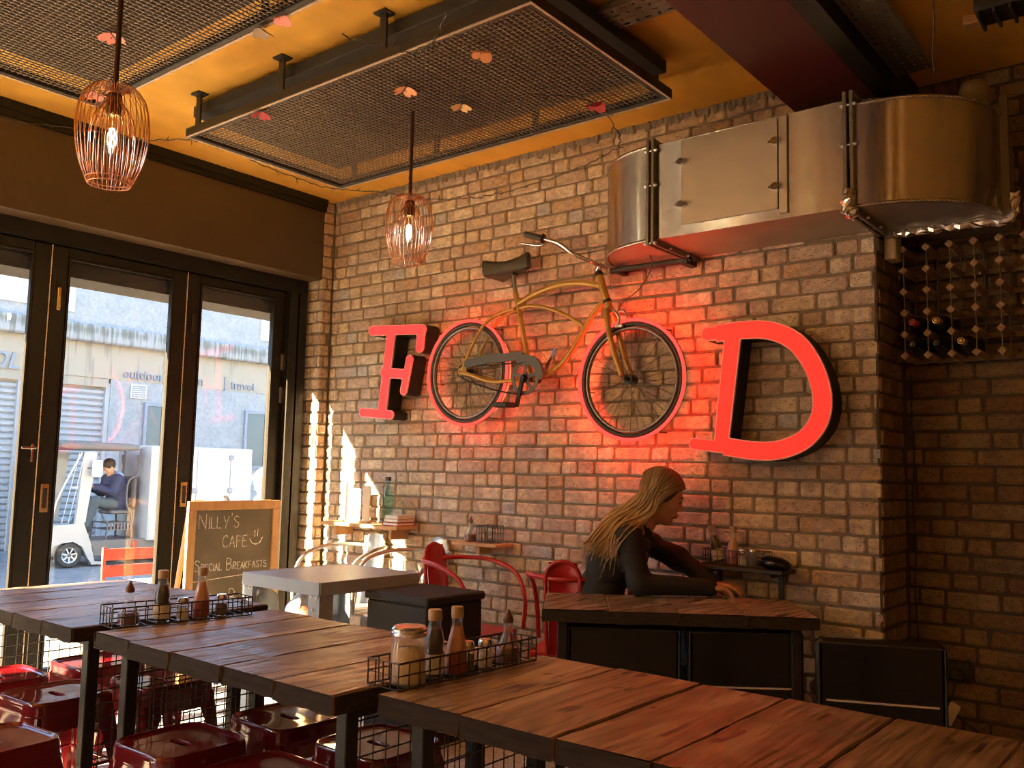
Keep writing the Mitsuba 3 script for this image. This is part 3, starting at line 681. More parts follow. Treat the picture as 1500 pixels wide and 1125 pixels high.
put('fork_crown', tube([Y(2.425, 2.165, -.04), Y(2.421, 2.18), Y(2.425, 2.165, .04)], [.017, .02, .017], 10), 'gold_paint', bk, True)
put('head_tube', rod(Y(2.352, 2.375), Y(2.418, 2.19), .021, 14), 'gold_paint', bk, True)
put('headset', cat(rod(Y(2.346, 2.392), Y(2.354, 2.37), .023, 14), rod(Y(2.340, 2.41), Y(2.347, 2.39), .016, 12), rod(Y(2.404, 2.232), Y(2.409, 2.218), .0235, 14)), 'black_steel', bk, True)
put('stem', cat(rod(Y(2.340, 2.41), Y(2.345, 2.395), .013, 10), rod(Y(2.342, 2.40), Y(2.36, 2.425, -.01), .016, 10)), 'chrome', bk, True)
for s in (-1, 1):
    c = bez([Y(2.36, 2.425), Y(2.36, 2.432, s * .09), Y(2.335, 2.445, s * .12), Y(2.283, 2.475, s * .16), Y(2.225, 2.525, s * .19), Y(2.165, 2.553, s * .20), Y(2.01, 2.605, s * .21)], 7) if s < 0 else bez([Y(2.36, 2.425), Y(2.36, 2.428, .05), Y(2.34, 2.44, .085), Y(2.30, 2.47, .10)], 7)
    hb = put('handlebar', tube(c, .0115, 10), 'chrome', bk, True)
    if s < 0:
        g0, g1 = np.array(c[-9]), np.array(c[-1]); d = (g1 - g0) / np.linalg.norm(g1 - g0)
        put('grip', cat(rod(g1 - d * .115, g1 + d * .006, .0165, 14, .0175), rod(g1 - d * .122, g1 - d * .112, .025, 14)), 'black_rubber', hb, True)
        put('brake_lever', tube(bez([g1 - d * .16 + np.array([0, -.01, -.02]), g1 - d * .10 + np.array([0, -.02, -.045]), g1 - d * .0 + np.array([-.02, -.02, -.05])], 6), [.006] * 13, 6), 'chrome', hb, True)
put('brake_cable', tube(bez([Y(2.16, 2.545, -.20), Y(2.30, 2.47, -.15), Y(2.50, 2.475, -.12), Y(2.66, 2.46, -.06), Y(2.695, 2.38, -.03), Y(2.62, 2.27, -.02), Y(2.51, 2.20, -.02), Y(2.47, 2.13, -.015)], 9), .0028, 6), 'wire_black', bk, True)
put('front_brake', cat(tube(bez([Y(2.44, 2.165, -.02), Y(2.475, 2.16, -.035), Y(2.50, 2.12, -.03), Y(2.49, 2.085, -.025)], 6), .008, 8), tube(bez([Y(2.45, 2.17, .02), Y(2.49, 2.17, .035), Y(2.515, 2.13, .03), Y(2.50, 2.09, .025)], 6), .008, 8), box(2.475, 2.52, BY - .034, BY - .016, 2.072, 2.09, .003), box(2.475, 2.52, BY + .016, BY + .034, 2.072, 2.09, .003)), 'zinc', bk, True)
# saddle
def sad(p):
    x, y, z = p[:, 0], p[:, 1], p[:, 2]; L = .30; u = np.clip((x + .14) / .28, 0, 1)
    w = .085 * (1 - u) ** 1.3 + .022; top = .012 + .020 * (2 * u - 1) ** 2 + .012 * (u > .5) * (u - .5)
    dz = np.maximum(z - top, -.035 - .01 * (1 - u) - z); dx = np.abs(x) - .14; dy = np.abs(y) - w
    q = np.maximum(np.stack([dx, dy, dz], 1) + .018, 0); return np.linalg.norm(q, axis=1) - .018 + np.minimum(np.maximum(np.maximum(dx, dy), dz) + .018, 0)
sd = put('saddle', xm(snet(sad, (-.18, -.13, -.08), (.18, .13, .08), .008), X(1.735, BY, 2.512, ry=-5) @ np.diag([1.02, 1.0, 1.45, 1.0])), 'saddle', bk, True)
put('saddle_spring', cat(*[tube(np.stack([1.625 + .020 * np.cos(th[::3] * 3), BY + s * .05 + .020 * np.sin(th[::3] * 3), np.linspace(2.445, 2.485, 24)], 1), .0035, 5) for s in (-1, 1)], *[tube(bez([Y(1.59, 2.45, s * .05), Y(1.70, 2.455, s * .03), Y(1.80, 2.475, s * .012)], 5), .004, 6) for s in (-1, 1)], box(1.735, 1.775, BY - .03, BY + .03, 2.445, 2.475, .005)), 'black_steel', sd, True)
# drive train
CY = BY - .058
put('bottom_bracket', rod((BB[0], BY - .075, BB[1]), (BB[0], BY + .07, BB[1]), .019, 14), 'black_steel', bk, True)
cr = [Point(*BB).buffer(.094, quad_segs=24).difference(Point(*BB).buffer(.076, quad_segs=24))] + [LineString([BB, (BB[0] + .085 * math.cos(a), BB[1] + .085 * math.sin(a))]).buffer(.009) for a in np.arange(5) * 2 * np.pi / 5 + .3] + [Point(*BB).buffer(.03)]
cr += [Point(BB[0] + .095 * math.cos(a), BB[1] + .095 * math.sin(a)).buffer(.0035, quad_segs=2) for a in np.arange(44) * 2 * np.pi / 44]
XZ = lambda y: axes((0, y, 0), (1, 0, 0), (0, 0, 1), (0, -1, 0))
put('chainring', xm(extr(unary_union(cr), .005), XZ(CY)), 'ring_grey', bk)
pr('ring_grey', (.085, .09, .095), .45, .3)
guard = LineString([(1.475, 1.938), (1.63, 1.955), (1.87, 1.958)]).buffer(.024).union(Point(1.905, 1.835).buffer(.128).difference(Point(1.905, 1.835).buffer(.088)).intersection(Polygon([(1.86, 1.86), (1.82, 2.1), (2.2, 2.1), (2.2, 1.80), (1.905, 1.835)])))
put('chain_guard', cat(xm(extr(guard, .004), XZ(CY - .008)), xm(extr(guard.difference(guard.buffer(-.004)), .022), XZ(CY + .012))), 'ring_grey', bk)
sp_ = xm(lathe([(.008, -.006), (.034, -.004), (.036, 0), (.034, .004), (.008, .006)], 20), X(RH[0], CY + .006, RH[2], rx=90)); put('sprocket', sp_, 'black_steel', bk)
for (a, b) in (((RH[0], RH[2] + .036), (BB[0], BB[1] + .092)), ((RH[0] + .01, RH[2] - .04), (BB[0] - .01, BB[1] - .094))):
    links = []; a, b = np.array(a), np.array(b); n = int(np.linalg.norm(b - a) / .0127)
    for i in range(n):
        p, q = a + (b - a) * i / n, a + (b - a) * (i + .92) / n; sag = -.018 * math.sin(math.pi * i / n) * (1 if a[1] < 1.88 else .4)
        links.append(bar((p[0], CY + (.003 if i % 2 else -.002), p[1] + sag), (q[0], CY + (.003 if i % 2 else -.002), q[1] + sag), .006, .009))
    _k = put('chain', cat(links), 'black_steel', bk); labels[_k] = {'kind': 'stuff'}
pe = np.array([1.868, 1.680])
put('crank', xm(extr(LineString([BB, pe]).buffer(.0115), .013), XZ(CY - .018)), 'black_steel', bk)
put('crank', xm(extr(LineString([BB, (2.02, 2.0)]).buffer(.010), .013), XZ(BY + .082)), 'chrome', bk)
put('pedal', cat(box(1.77, 1.872, CY - .125, CY - .032, 1.662, 1.69, .006), rod((pe[0], CY - .02, pe[1]), (pe[0] - .04, CY - .08, pe[1] - .004), .007, 8)), 'black_rubber', bk)
put('bolt', xm(lathe([(0, -.004), (.012, -.004), (.012, .004), (0, .004)], 12), X(2.015, BY + .06, 1.995, rx=90)), 'chrome', bk)

# red neon rings behind the wheels: the letters O of the sign; the front half glows softly, the strip at the back lights the wall
scene['neon_off'] = {'type': 'diffuse', 'reflectance': rgb((.5, .06, .05))}
for c, lbl, s in ((RH, 'red neon ring glowing around the rear wheel of the bicycle', .45), (FH, 'red neon ring glowing around the front wheel of the bicycle', 1.5)):
    t = thing('neon_ring', lbl, 'neon light', None)
    d = mikit.ply(tube(circ(c, RAD + .005, -.010, 72), .0098, 8, True), 'neon_off', True); d['emitter'] = emit((1.7, .085, .062))
    put('tube', d, None, t)
    ri, ro = circ(c, RAD - .012, .048, 64), circ(c, RAD + .012, .006, 64); n = 64; i = np.arange(n); j = (i + 1) % n
    d = mikit.ply(tm(np.vstack([ri, ro]), np.vstack([np.stack([i, j, j + n], 1), np.stack([i, j + n, i + n], 1)])), 'neon_off')
    fn = np.cross(ri[1] - ri[0], ro[0] - ri[0]) @ (ri[0] - np.array(c))
    if fn < 0: d = mikit.ply(tm(np.vstack([ri, ro]), np.vstack([np.stack([i, j + n, j], 1), np.stack([i, i + n, j + n], 1)])), 'neon_off')
    d['emitter'] = emit((NEON * s, NEON * s * .03, NEON * s * .012)); put('back_strip', d, None, t); put('strip_back', tm(np.vstack([ri, ro]) * 1.0 + 0, np.vstack([np.stack([i, j, j + n], 1), np.stack([i, j + n, i + n], 1)])) if False else tube(circ(c, RAD - .014, .022, 64), .006, 6, True), 'black_steel', t)
    for a in (1.0, 3.3, 5.2): put('clip', rod((c[0] + RAD * math.cos(a), BY + .04, c[2] + RAD * math.sin(a)), (c[0] + RAD * math.cos(a), -.004, c[2] + RAD * math.sin(a)), .003, 6), 'black_steel', t)
for k in scene:
    if k.startswith(('bicycle__', 'neon_ring__', 'neon_ring_001__')): scene[k]['to_world'] = T(X(.016, 0, -.004).tolist())
# ---------------------------------------------------------------- tables
PL = {}
def plank(w, l, th, seed):
    """A worn plank, along y, centred; its two ends a little uneven."""
    r = np.random.default_rng(seed); n = 14; ys = np.linspace(-l / 2, l / 2, n); c = .004
    prof = [(-w / 2 + c, th), (w / 2 - c, th), (w / 2, th - c), (w / 2, 0), (-w / 2, 0), (-w / 2, th - c)]
    v = []
    for i, y in enumerate(ys):
        dz = r.normal(0, .0009); dx = r.normal(0, .0008)
        for x, z in prof:
            yy = y + ((r.normal(0, .003)) if i in (0, n - 1) else 0)
            v.append((x + dx, yy, z + (dz if z > th / 2 else 0)))
    m = len(prof); f = []
    for i in range(n - 1):
        for j in range(m):
            a, b = i * m + j, i * m + (j + 1) % m
            f += [(a, b, b + m), (a, b + m, a + m)]
    k = tm(v, f); e = []
    return k
def plank_ends(w, l, th, wav, seed):
    r = np.random.default_rng(seed); out = []
    for s in (-1, 1):
        xs = np.linspace(-w / 2, w / 2, 6); b = r.normal(0, .0025, 6)
        lo = np.c_[xs, np.full(6, s * l / 2) + s * .002, -.002 + b * .6]; hi = np.c_[xs, np.full(6, s * (l / 2 - .004)) + b * .4, np.full(6, th - .002)]
        i = np.arange(5); f = np.vstack([np.stack([i, i + 1, i + 7], 1), np.stack([i, i + 7, i + 6], 1)])
        back = np.c_[xs, np.full(6, s * (l / 2 - .012)), np.full(6, th - .004)]
        v = np.vstack([lo, hi, back]); f2 = np.vstack([np.stack([i + 6, i + 7, i + 13], 1), np.stack([i + 6, i + 13, i + 12], 1)])
        ff = np.vstack([f, f2]); out.append(tm(v, ff if s < 0 else ff[:, ::-1]))
    return out
def mesh_frame(t, o, d, L, h, xf):
    """A table's end frame: two square posts, rails and a welded grid between them, along d from o."""
    o, d = np.array(o, float), np.array(d, float); n = np.array([-d[1], d[0], 0])
    for s in (0, L):
        c = o + d * s; put('leg', box(c[0] - .021, c[0] + .021, c[1] - .021, c[1] + .021, 0, h, .003), 'black_steel', t, xf=xf)
    for z in (.10, h - .02): put('rail', bar(o + d * .02 + [0, 0, z], o + d * (L - .02) + [0, 0, z], .03, .03), 'black_steel', t, xf=xf)
    b = []; p = .046
    for s in np.arange(p, L - .02, p): b.append(rod(o + d * s + [0, 0, .10], o + d * s + [0, 0, h - .02], .0022, 4))
    for z in np.arange(.10 + p, h - .03, p): b.append(rod(o + d * .02 + [0, 0, z], o + d * (L - .02) + [0, 0, z], .0022, 4))
    k = put('wire_grid', cat(b), 'wire_black', t, xf=xf); labels[k] = {'kind': 'stuff'}
def wood_table(label, cuts, y0, y1, xf=np.eye(4), ztop=.75, th=.048, seed=0, frames=True, group='wooden plank tables', gaps=None):
    t = thing('plank_table', label, 'table', group); l = y1 - y0; yc = (y0 + y1) / 2
    for i, (a, b) in enumerate(zip(cuts[:-1], cuts[1:])):
        g = (gaps or {}).get(i, .0016); w = b - a - g
        m = plank(w, l, th, seed * 31 + i); tone = ((seed * 7 + i * 5) % 19 + .5) / 19
        r = np.random.default_rng(seed * 9 + i)
        M = xf @ X(a + w / 2, yc + r.normal(0, .004), ztop - th)
        p = put('plank', m, 'table_wood', t, uv=np.c_[np.full(len(m.vertices), tone), m.vertices[:, 1]], xf=M)
        for e in plank_ends(w, l, th, 0, seed * 17 + i): put('end_grain', e, 'shaded_end_wood', p, xf=M)
    x0, x1 = cuts[0], cuts[-1]
    for x, d in ((x0, -1), (x1, 1)):
        m = box(min(x - d * .002, x + d * .003), max(x - d * .002, x + d * .003), y0 + .004, y1 - .004, ztop - th - .001, ztop - .004)
        put('shade_edge', m, 'shaded_end_wood', t, xf=xf)  # dark strip: the shade on the table sides put into its colour
    for y in (y0 + .12, y1 - .12): put('bearer', box(x0 + .06, x1 - .06, y - .02, y + .02, ztop - th - .035, ztop - th - .001), 'black_steel', t, xf=xf)
    if frames:
        for x in (x0 + .06, x1 - .06): mesh_frame(t, (x, y0 + .10, 0), (0, 1, 0), l - .20, ztop - th - .001, xf)
    return t
wood_table('plank table in the middle of the foreground with black wire grid legs', [2.072, 2.30, 2.537, 2.79, 3.03, 3.268], -2.64, -1.935, seed=3, gaps={1: .007})
wood_table('nearest plank table, reddish in the neon glow, at the bottom right', [3.335, 3.605, 3.872, 4.10, 4.36, 4.62, 4.88], -2.555, -1.885, seed=5, gaps={1: .008, 3: .004})
wood_table('plank table at the left edge, closest to the glass doors', [.82, 1.05, 1.27, 1.50, 1.73, 1.952], -2.652, -1.87, seed=8, gaps={0: .006})
ft = math.degrees(math.atan2(.57, .82))
FX = X(2.527, -.773, 0, rz=ft)
def FP(a, b, z=.75): return (FX @ np.array([a, b, z, 1]))[:3]
wood_table('turned plank table that the woman in black leans on', [0.0, .27, .55, .82, 1.10], -.455, .055, xf=FX, seed=11, frames=False)
_t = 'plank_table_003'
for a in (.08, 1.02):
    for b in (-.40, .0): put('leg', box(a - .02, a + .02, b - .02, b + .02, 0, .70, .003), 'black_steel', _t, xf=FX)

# ---------------------------------------------------------------- red metal stools
def ring_round(w, r, n=64, cx=0, cy=0, h=None):
    h = w if h is None else h
    a = np.arange(n) * 2 * np.pi / n + 1e-4; c, s = np.cos(a), np.sin(a); p = 5.0 * (1 - r) + 2 * r
    k = (np.abs(c / w) ** p + np.abs(s / h) ** p) ** (-1 / p)
    return np.c_[cx + k * c, cy + k * s]
def stool_proto():
    P = Proto(); n = 64
    slot = ring_round(.044, .6, n, h=.0145); R = []
    for w, z in ((.0, -.016), (.012, -.007), (.03, -.0055), (.30, -.0065), (.62, -.0065), (.84, -.0058), (.885, -.004), (.91, .001), (.935, .0045), (.96, .0045), (.982, .001), (.995, -.006), (1.0, -.016), (1.0, -.030), (1.008, -.034), (1.008, -.044), (1.0, -.048), (1.012, -.10)):
        o = ring_round(.156, -.35 if w > .5 else .2, n)
        b = slot * (1.0) if w == 0 else slot * (1 - w) + o * w if w <= 1 else o * w
        R.append(np.c_[b, np.full(n, z + .45)])
    v = np.vstack(R); m = len(R); i, j = np.meshgrid(np.arange(m - 1), np.arange(n), indexing='ij'); i, j = i.ravel(), j.ravel(); j2 = (j + 1) % n
    q = np.stack([i * n + j, (i + 1) * n + j, (i + 1) * n + j2, i * n + j2], 1)
    P.add('seat', tm(v, np.vstack([q[:, [0, 1, 2]], q[:, [0, 2, 3]]])), 'red_gloss', smooth=38)
    for sx in (-1, 1):
        for sy in (-1, 1):
            L = []
            for z, o, w in ((.405, .128, .085), (.30, .142, .060), (.0, .178, .026)):
                L.append([(sx * (o + .018 - w), sy * (o + .018), z), (sx * (o + .012), sy * (o + .018), z), (sx * (o + .018), sy * (o + .012), z), (sx * (o + .018), sy * (o + .018 - w), z)])
            v = np.array(L).reshape(-1, 3); f = []
            for a in range(2):
                for b in range(3): f += [(a * 4 + b, a * 4 + b + 1, a * 4 + b + 5), (a * 4 + b, a * 4 + b + 5, a * 4 + b + 4)]
            P.add('leg', tm(v, f), 'red_gloss', smooth=30)
    for s in (-1, 1):
        P.add('brace', rod((-.15, s * .15, .2), (.15, s * .15, .2), .006, 8), 'red_gloss'); P.add('brace', rod((s * .15, -.15, .2), (s * .15, .15, .2), .006, 8), 'red_gloss')
    return P
sp = stool_proto()
ST_ = [(2.415, -2.515, 1, 'glossy dark red metal stool at the near left corner of the middle plank table'),
       (2.425, -2.11, -1, 'glossy dark red metal stool under the middle table, second from its left frame'),
       (2.87, -2.11, 1, 'glossy dark red metal stool under the right end of the middle plank table, back one'),
       (2.85, -2.528, -1, 'glossy dark red metal stool cut off by the bottom edge below the middle table'),
       (1.13, -2.13, 2, 'dark red metal stool in the sun under the table by the glass doors'),
       (1.55, -2.50, 3, 'dark red metal stool under the near right part of the leftmost table'),
       (1.13, -2.54, -3, 'dark red metal stool with sunlit top under the near left of the leftmost table'),
       (1.62, -2.12, 0, 'dark red metal stool behind the wire grid between the left and middle tables'),
       (2.00, -2.90, 4, 'dark red metal stool in the gap at the bottom left corner'),
       (1.57, -2.93, -3, 'dark red metal stool at the left edge, in front of the leftmost table')]
for x, y, rz, l in ST_: place(sp, X(x, y, 0, rz=rz), 'metal_stool', l, 'stool', 'red metal stools')

# ---------------------------------------------------------------- metal armchairs
def armchair_proto(mat):
    P = Proto()                                                     # faces +x, seat .44
    P.add('seat', box(-.19, .19, -.19, .19, .425, .445, .008), mat)
    P.add('backrest', grid(9, 7, lambda u, v: np.c_[-.205 - .06 * v + .02 * np.cos((u - .5) * 3), (u - .5) * (.15 - .01 * v), .44 + .44 * v])[0], mat, smooth=True)
    hoop = bez([(.20, -.235, .44), (.20, -.245, .60), (.13, -.25, .735), (-.03, -.235, .795), (-.20, -.16, .805), (-.262, 0, .800), (-.20, .16, .805), (-.03, .235, .795), (.13, .25, .735), (.20, .245, .60), (.20, .235, .44)], 8)
    P.add('arm_hoop', tube(hoop, .0125, 10), mat, smooth=True)
    top = bez([(-.205, -.085, .44), (-.245, -.085, .70), (-.262, -.075, .84), (-.268, 0, .885), (-.262, .075, .84), (-.245, .085, .70), (-.205, .085, .44)], 8)
    P.add('back_frame', tube(top, .010, 10), mat, smooth=True)
    for sx in (-1, 1):
        for sy in (-1, 1):
            P.add('leg', tube([(sx * .17, sy * .17, .43), (sx * .205, sy * .205, 0)], [.024, .014], 8), mat, smooth=30)
    return P
ac_red, ac_zinc = armchair_proto('red_chair'), armchair_proto('zinc')

# ---------------------------------------------------------------- condiments
def wire_rod(a, b, r=.0021): return rod(a, b, r, 5)
def caddy(L, W, H, xf, label, wm='wire_black'):
    t = thing('wire_caddy', label, 'caddy', None)
    th_ = [(-L / 2, -W / 2), (L / 2, -W / 2), (L / 2, W / 2), (-L / 2, W / 2)]
    for z, r in ((.004, .0026), (H * .55, .002), (H, .0028)):
        put('rail', tube([(x, y, z) for x, y in th_], r, 6, True), wm, t, xf=xf)
    n = int(L / .036); ws = []
    for i in range(n + 1):
        x = -L / 2 + L * i / n
        for s in (-1, 1): ws.append(wire_rod((x, s * W / 2, .004), (x, s * W / 2, H)))
        ws.append(wire_rod((x, -W / 2, .004), (x, W / 2, .004)))
    for s in (-1, 1):
        for y in (-W / 4, W / 4, 0): ws.append(wire_rod((s * L / 2, y, .004), (s * L / 2, y, H)))
    k = put('wire_basket', cat(ws), wm, t, xf=xf); labels[k] = {'kind': 'stuff'}
    return t
def vessel(prof, fill, glassmat='hazed_glass', n=24):
    """(glass shell, contents up to height fill) of a bottle profile."""
    p = np.array(prof, float); inner = [(max(r - .0025, .0006), max(z, .004)) for r, z in p if z <= fill]
    rr = np.interp(fill, p[:, 1], p[:, 0]) - .0025; inner += [(rr, fill), (.0006, fill)]
    return lathe(prof, n), lathe([(.0006, .004)] + inner, n)
def bottle(kind, x, y, z, label, tilt=0, rz=0, group=None):
    xf = X(x, y, z, rx=tilt, rz=rz)
    if kind == 'vinegar':
        t = thing('vinegar_bottle', label, 'bottle', group); pf = [(.0006, 0), (.033, 0), (.036, .006), (.036, .034), (.033, .044), (.022, .060), (.014, .082), (.012, .108), (.014, .112)]
        g, c = vessel(pf, .042); put('glass', g, 'hazed_glass', t, True, xf=xf); put('vinegar', c, 'vinegar', t, True, xf=xf)
        put('cap', lathe([(.0006, .110), (.0145, .110), (.0155, .122), (.013, .126), (.006, .140), (.0025, .148), (.0006, .148)], 20), 'brown_cap', t, 35, xf=xf)
    elif kind == 'sauce':
        t = thing('sauce_bottle', label, 'bottle', group); pf = [(.0006, 0), (.026, 0), (.0275, .006), (.0275, .066), (.024, .072), (.0265, .082), (.027, .098), (.020, .124), (.0165, .138), (.0165, .150)]
        g, c = vessel(pf, .128); put('glass', g, 'hazed_glass', t, True, xf=xf); put('brown_sauce', c, 'brown_sauce', t, True, xf=xf)
        put('label', lathe([(.0279, .012), (.0281, .013), (.0281, .062), (.0279, .063)], 24), 'label_white', t, True, xf=xf)
        put('cap', lathe([(.0006, .149), (.0185, .149), (.0190, .152), (.0190, .174), (.0175, .177), (.0006, .177)], 20), 'cap_tan', t, 35, xf=xf)
    elif kind == 'ketchup':
        t = thing('ketchup_bottle', label, 'bottle', group); pf = [(.0006, 0), (.029, 0), (.031, .006), (.031, .050), (.027, .074), (.020, .104), (.0145, .128), (.0145, .150)]
        g, c = vessel(pf, .062); put('glass', g, 'hazed_glass', t, True, xf=xf); put('ketchup', c, 'ketchup', t, True, xf=xf)
        sm = lathe([(.0278, .055), (.0262, .074), (.0194, .104), (.0140, .126)], 20); put('smeared_ketchup', sm, 'ketchup_film', t, True, xf=xf)
        put('cap', lathe([(.0006, .149), (.0165, .149), (.0170, .152), (.0170, .176), (.0155, .179), (.0006, .179)], 20), 'cap_tan', t, 35, xf=xf)
    elif kind in ('salt', 'pepper'):
        t = thing(kind + '_shaker', label, 'shaker', group); pf = [(.0006, 0), (.021, 0), (.0225, .004), (.0225, .044), (.019, .052), (.0175, .058)]
        g, c = vessel(pf, .040); put('glass', g, 'hazed_glass', t, True, xf=xf); put(kind, c, kind, t, True, xf=xf)
        put('cap', lathe([(.0006, .057), (.0195, .057), (.0205, .060), (.0205, .070), (.017, .078), (.0006, .080)], 20), 'brown_cap' if tilt == 0 and z < .751 and x < 2.5 else 'chrome', t, 35, xf=xf)
    elif kind == 'sugar':
        t = thing('sugar_jar', label, 'jar', group); pf = [(.0006, 0), (.043, 0), (.045, .006), (.045, .108), (.042, .116), (.042, .122)]
        g = lathe(pf, 32); a = np.arctan2(g.vertices[:, 1], g.vertices[:, 0]); k = 1 + .03 * np.abs(np.cos(a * 6)) * (g.vertices[:, 2] < .11) * (g.vertices[:, 2] > .01)
        g = tm(g.vertices * np.c_[k, k, k * 0 + 1], g.faces); put('glass', g, 'hazed_glass', t, True, xf=xf)
        put('sugar', lathe([(.0006, .004), (.040, .005), (.0415, .010), (.0415, .088), (.0006, .092)], 24), 'sugar', t, True, xf=xf)
        put('lid', lathe([(.0006, .121), (.0445, .121), (.0460, .124), (.0460, .131), (.0440, .133), (.0460, .135), (.0460, .140), (.040, .146), (.0006, .150)], 28), 'chrome', t, 30, xf=xf)
    return t
pr('cap_tan', (.42, .30, .20), .5)
pr('ketchup_film', (.60, .27, .15), .4)
caddy(.50, .115, .068, X(2.055, -2.325, .751, rz=82), 'black wire caddy of sauces between the left and middle plank tables')
bottle('vinegar', 2.03, -2.50, .752, 'glass vinegar bottle with brown cone cap, at the near end of the left wire caddy')
bottle('sauce', 2.04, -2.385, .752, 'brown sauce bottle standing in the left wire caddy')
bottle('salt', 2.06, -2.315, .752, 'small salt shaker between the sauce and ketchup bottles of the left caddy')
bottle('ketchup', 2.055, -2.24, .752, 'nearly empty ketchup bottle in the left wire caddy')
bottle('pepper', 2.07, -2.165, .752, 'pepper shaker at the far end of the bottles in the left caddy')
caddy(.54, .115, .068, X(3.315, -2.245, .751, rz=88), 'black wire caddy of sauces and sugar between the middle and nearest plank tables')
bottle('sugar', 3.315, -2.435, .752, 'large ribbed glass sugar jar with metal lid in the right caddy')
bottle('sauce', 3.31, -2.335, .752, 'brown sauce bottle beside the sugar jar in the right caddy')
bottle('ketchup', 3.325, -2.262, .752, 'ketchup bottle in the middle of the right caddy')
bottle('pepper', 3.315, -2.208, .752, 'short shaker with metal cap in the right caddy, next to the ketchup')
bottle('salt', 3.33, -2.148, .752, 'salt shaker with metal cap in the right caddy, next to the vinegar')
bottle('vinegar', 3.325, -2.04, .752, 'vinegar bottle at the far end of the right caddy')

# small black wall shelf behind the woman's arms, with its caddy
ws = thing('wall_shelf', 'small black shelf on the brick wall behind the forearms of the woman', 'shelf')
put('board', box(2.96, 3.40, -.175, -.008, .862, .882, .004), 'black_steel', ws)
for x in (3.02, 3.33): put('bracket', cat(box(x - .012, x + .012, -.17, -.008, .847, .861), box(x - .012, x + .012, -.02, -.008, .73, .847)), 'black_steel', ws)
caddy(.30, .11, .07, X(3.135, -.070, .883), 'wire caddy of sauces on the black wall shelf behind the woman')
bottle('sauce', 3.015, -.085, .889, 'tilted brown sauce bottle in the caddy behind the woman', tilt=0, rz=0)
bottle('ketchup', 3.115, -.07, .885, 'upright red ketchup bottle in the caddy behind the woman')
bottle('salt', 3.17, -.085, .885, 'salt shaker in the caddy behind the woman, nearer the ketchup')
bottle('pepper', 3.215, -.07, .885, 'pepper shaker at the right end of the caddy behind the woman')
_s = 'sauce_bottle_002'
for k in list(scene):
    if k.startswith(_s + '__'): scene[k]['to_world'] = T((X(3.045, -.07, .889, ry=-14)).tolist())
bag = thing('handbag', 'shapeless black handbag lying on the wall shelf to the right of the sauces', 'bag')
def bagf(p):
    d = sde(p, (0, 0, .045), (.10, .07, .05)); d = smin(d, sde(p, (.07, .01, .03), (.07, .06, .035)), .04); d = np.maximum(d, .003 - p[:, 2])
    return d + .010 * (meshkit.fbm(p * 22, 3, 5) - .5)
bm_ = snet(bagf, (-.15, -.12, -.02), (.18, .12, .13), .009); put('body', bm_, 'black_gloss', bag, True, xf=X(3.33, -.115, .883, s=.62))
put('strap', tube(bez([(3.29, -.13, .915), (3.30, -.15, .937), (3.34, -.145, .937), (3.37, -.13, .913)], 6), .006, 6), 'black_gloss', bag, True)

# ---------------------------------------------------------------- grey steel table by the corner, its chairs and what stands on it
gt = thing('steel_table', 'blue grey riveted steel table standing by the blackboard in the corner', 'table')
GX0, GX1, GY0, GY1 = .945, 1.565, -1.29, -.62
put('top', box(GX0 + .004, GX1 - .004, GY0 + .004, GY1 - .004, .722, .75, .002), 'blue_grey_steel', gt)
for _e in ((GX0, GX1, GY0 - .006, GY0 + .003), (GX0, GX1, GY1 - .003, GY1 + .006), (GX0 - .006, GX0 + .003, GY0, GY1), (GX1 - .003, GX1 + .006, GY0, GY1)): put('edge_angle', box(*_e, .688, .752, .002), 'blue_grey_steel', gt)
for x, sx in ((GX0, 1), (GX1, -1)):
    for y, sy in ((GY0, 1), (GY1, -1)):
        lg = put('leg', cat(box(x, x + sx * .085, y, y + sy * .006, 0, .713, .001), box(x, x + sx * .006, y, y + sy * .085, 0, .713, .001)), 'blue_grey_steel', gt)
        for z in (.68, .62, .55): put('rivet', xm(lathe([(0, .006), (.006, .005), (.010, 0)], 10), X(x + sx * (.02 if z > .65 else .05), y, z, rx=90) if sy > 0 else X(x + sx * .05, y, z, rx=-90)), 'zinc', lg, True)
        if sy > 0:
            put('rivet', xm(lathe([(0, .006), (.006, .005), (.010, 0)], 10), X(x + sx * .06, y, .68, rx=90)), 'zinc', lg, True)
bx_ = thing('storage_box', 'black box standing behind the right leg of the grey steel table', 'box')
put('body', box(1.60, 2.02, -1.02, -.62, 0, .66, .01), 'dark_board', bx_)
put('lid', box(1.59, 2.03, -1.03, -.61, .66, .70, .008), 'dark_board', bx_)
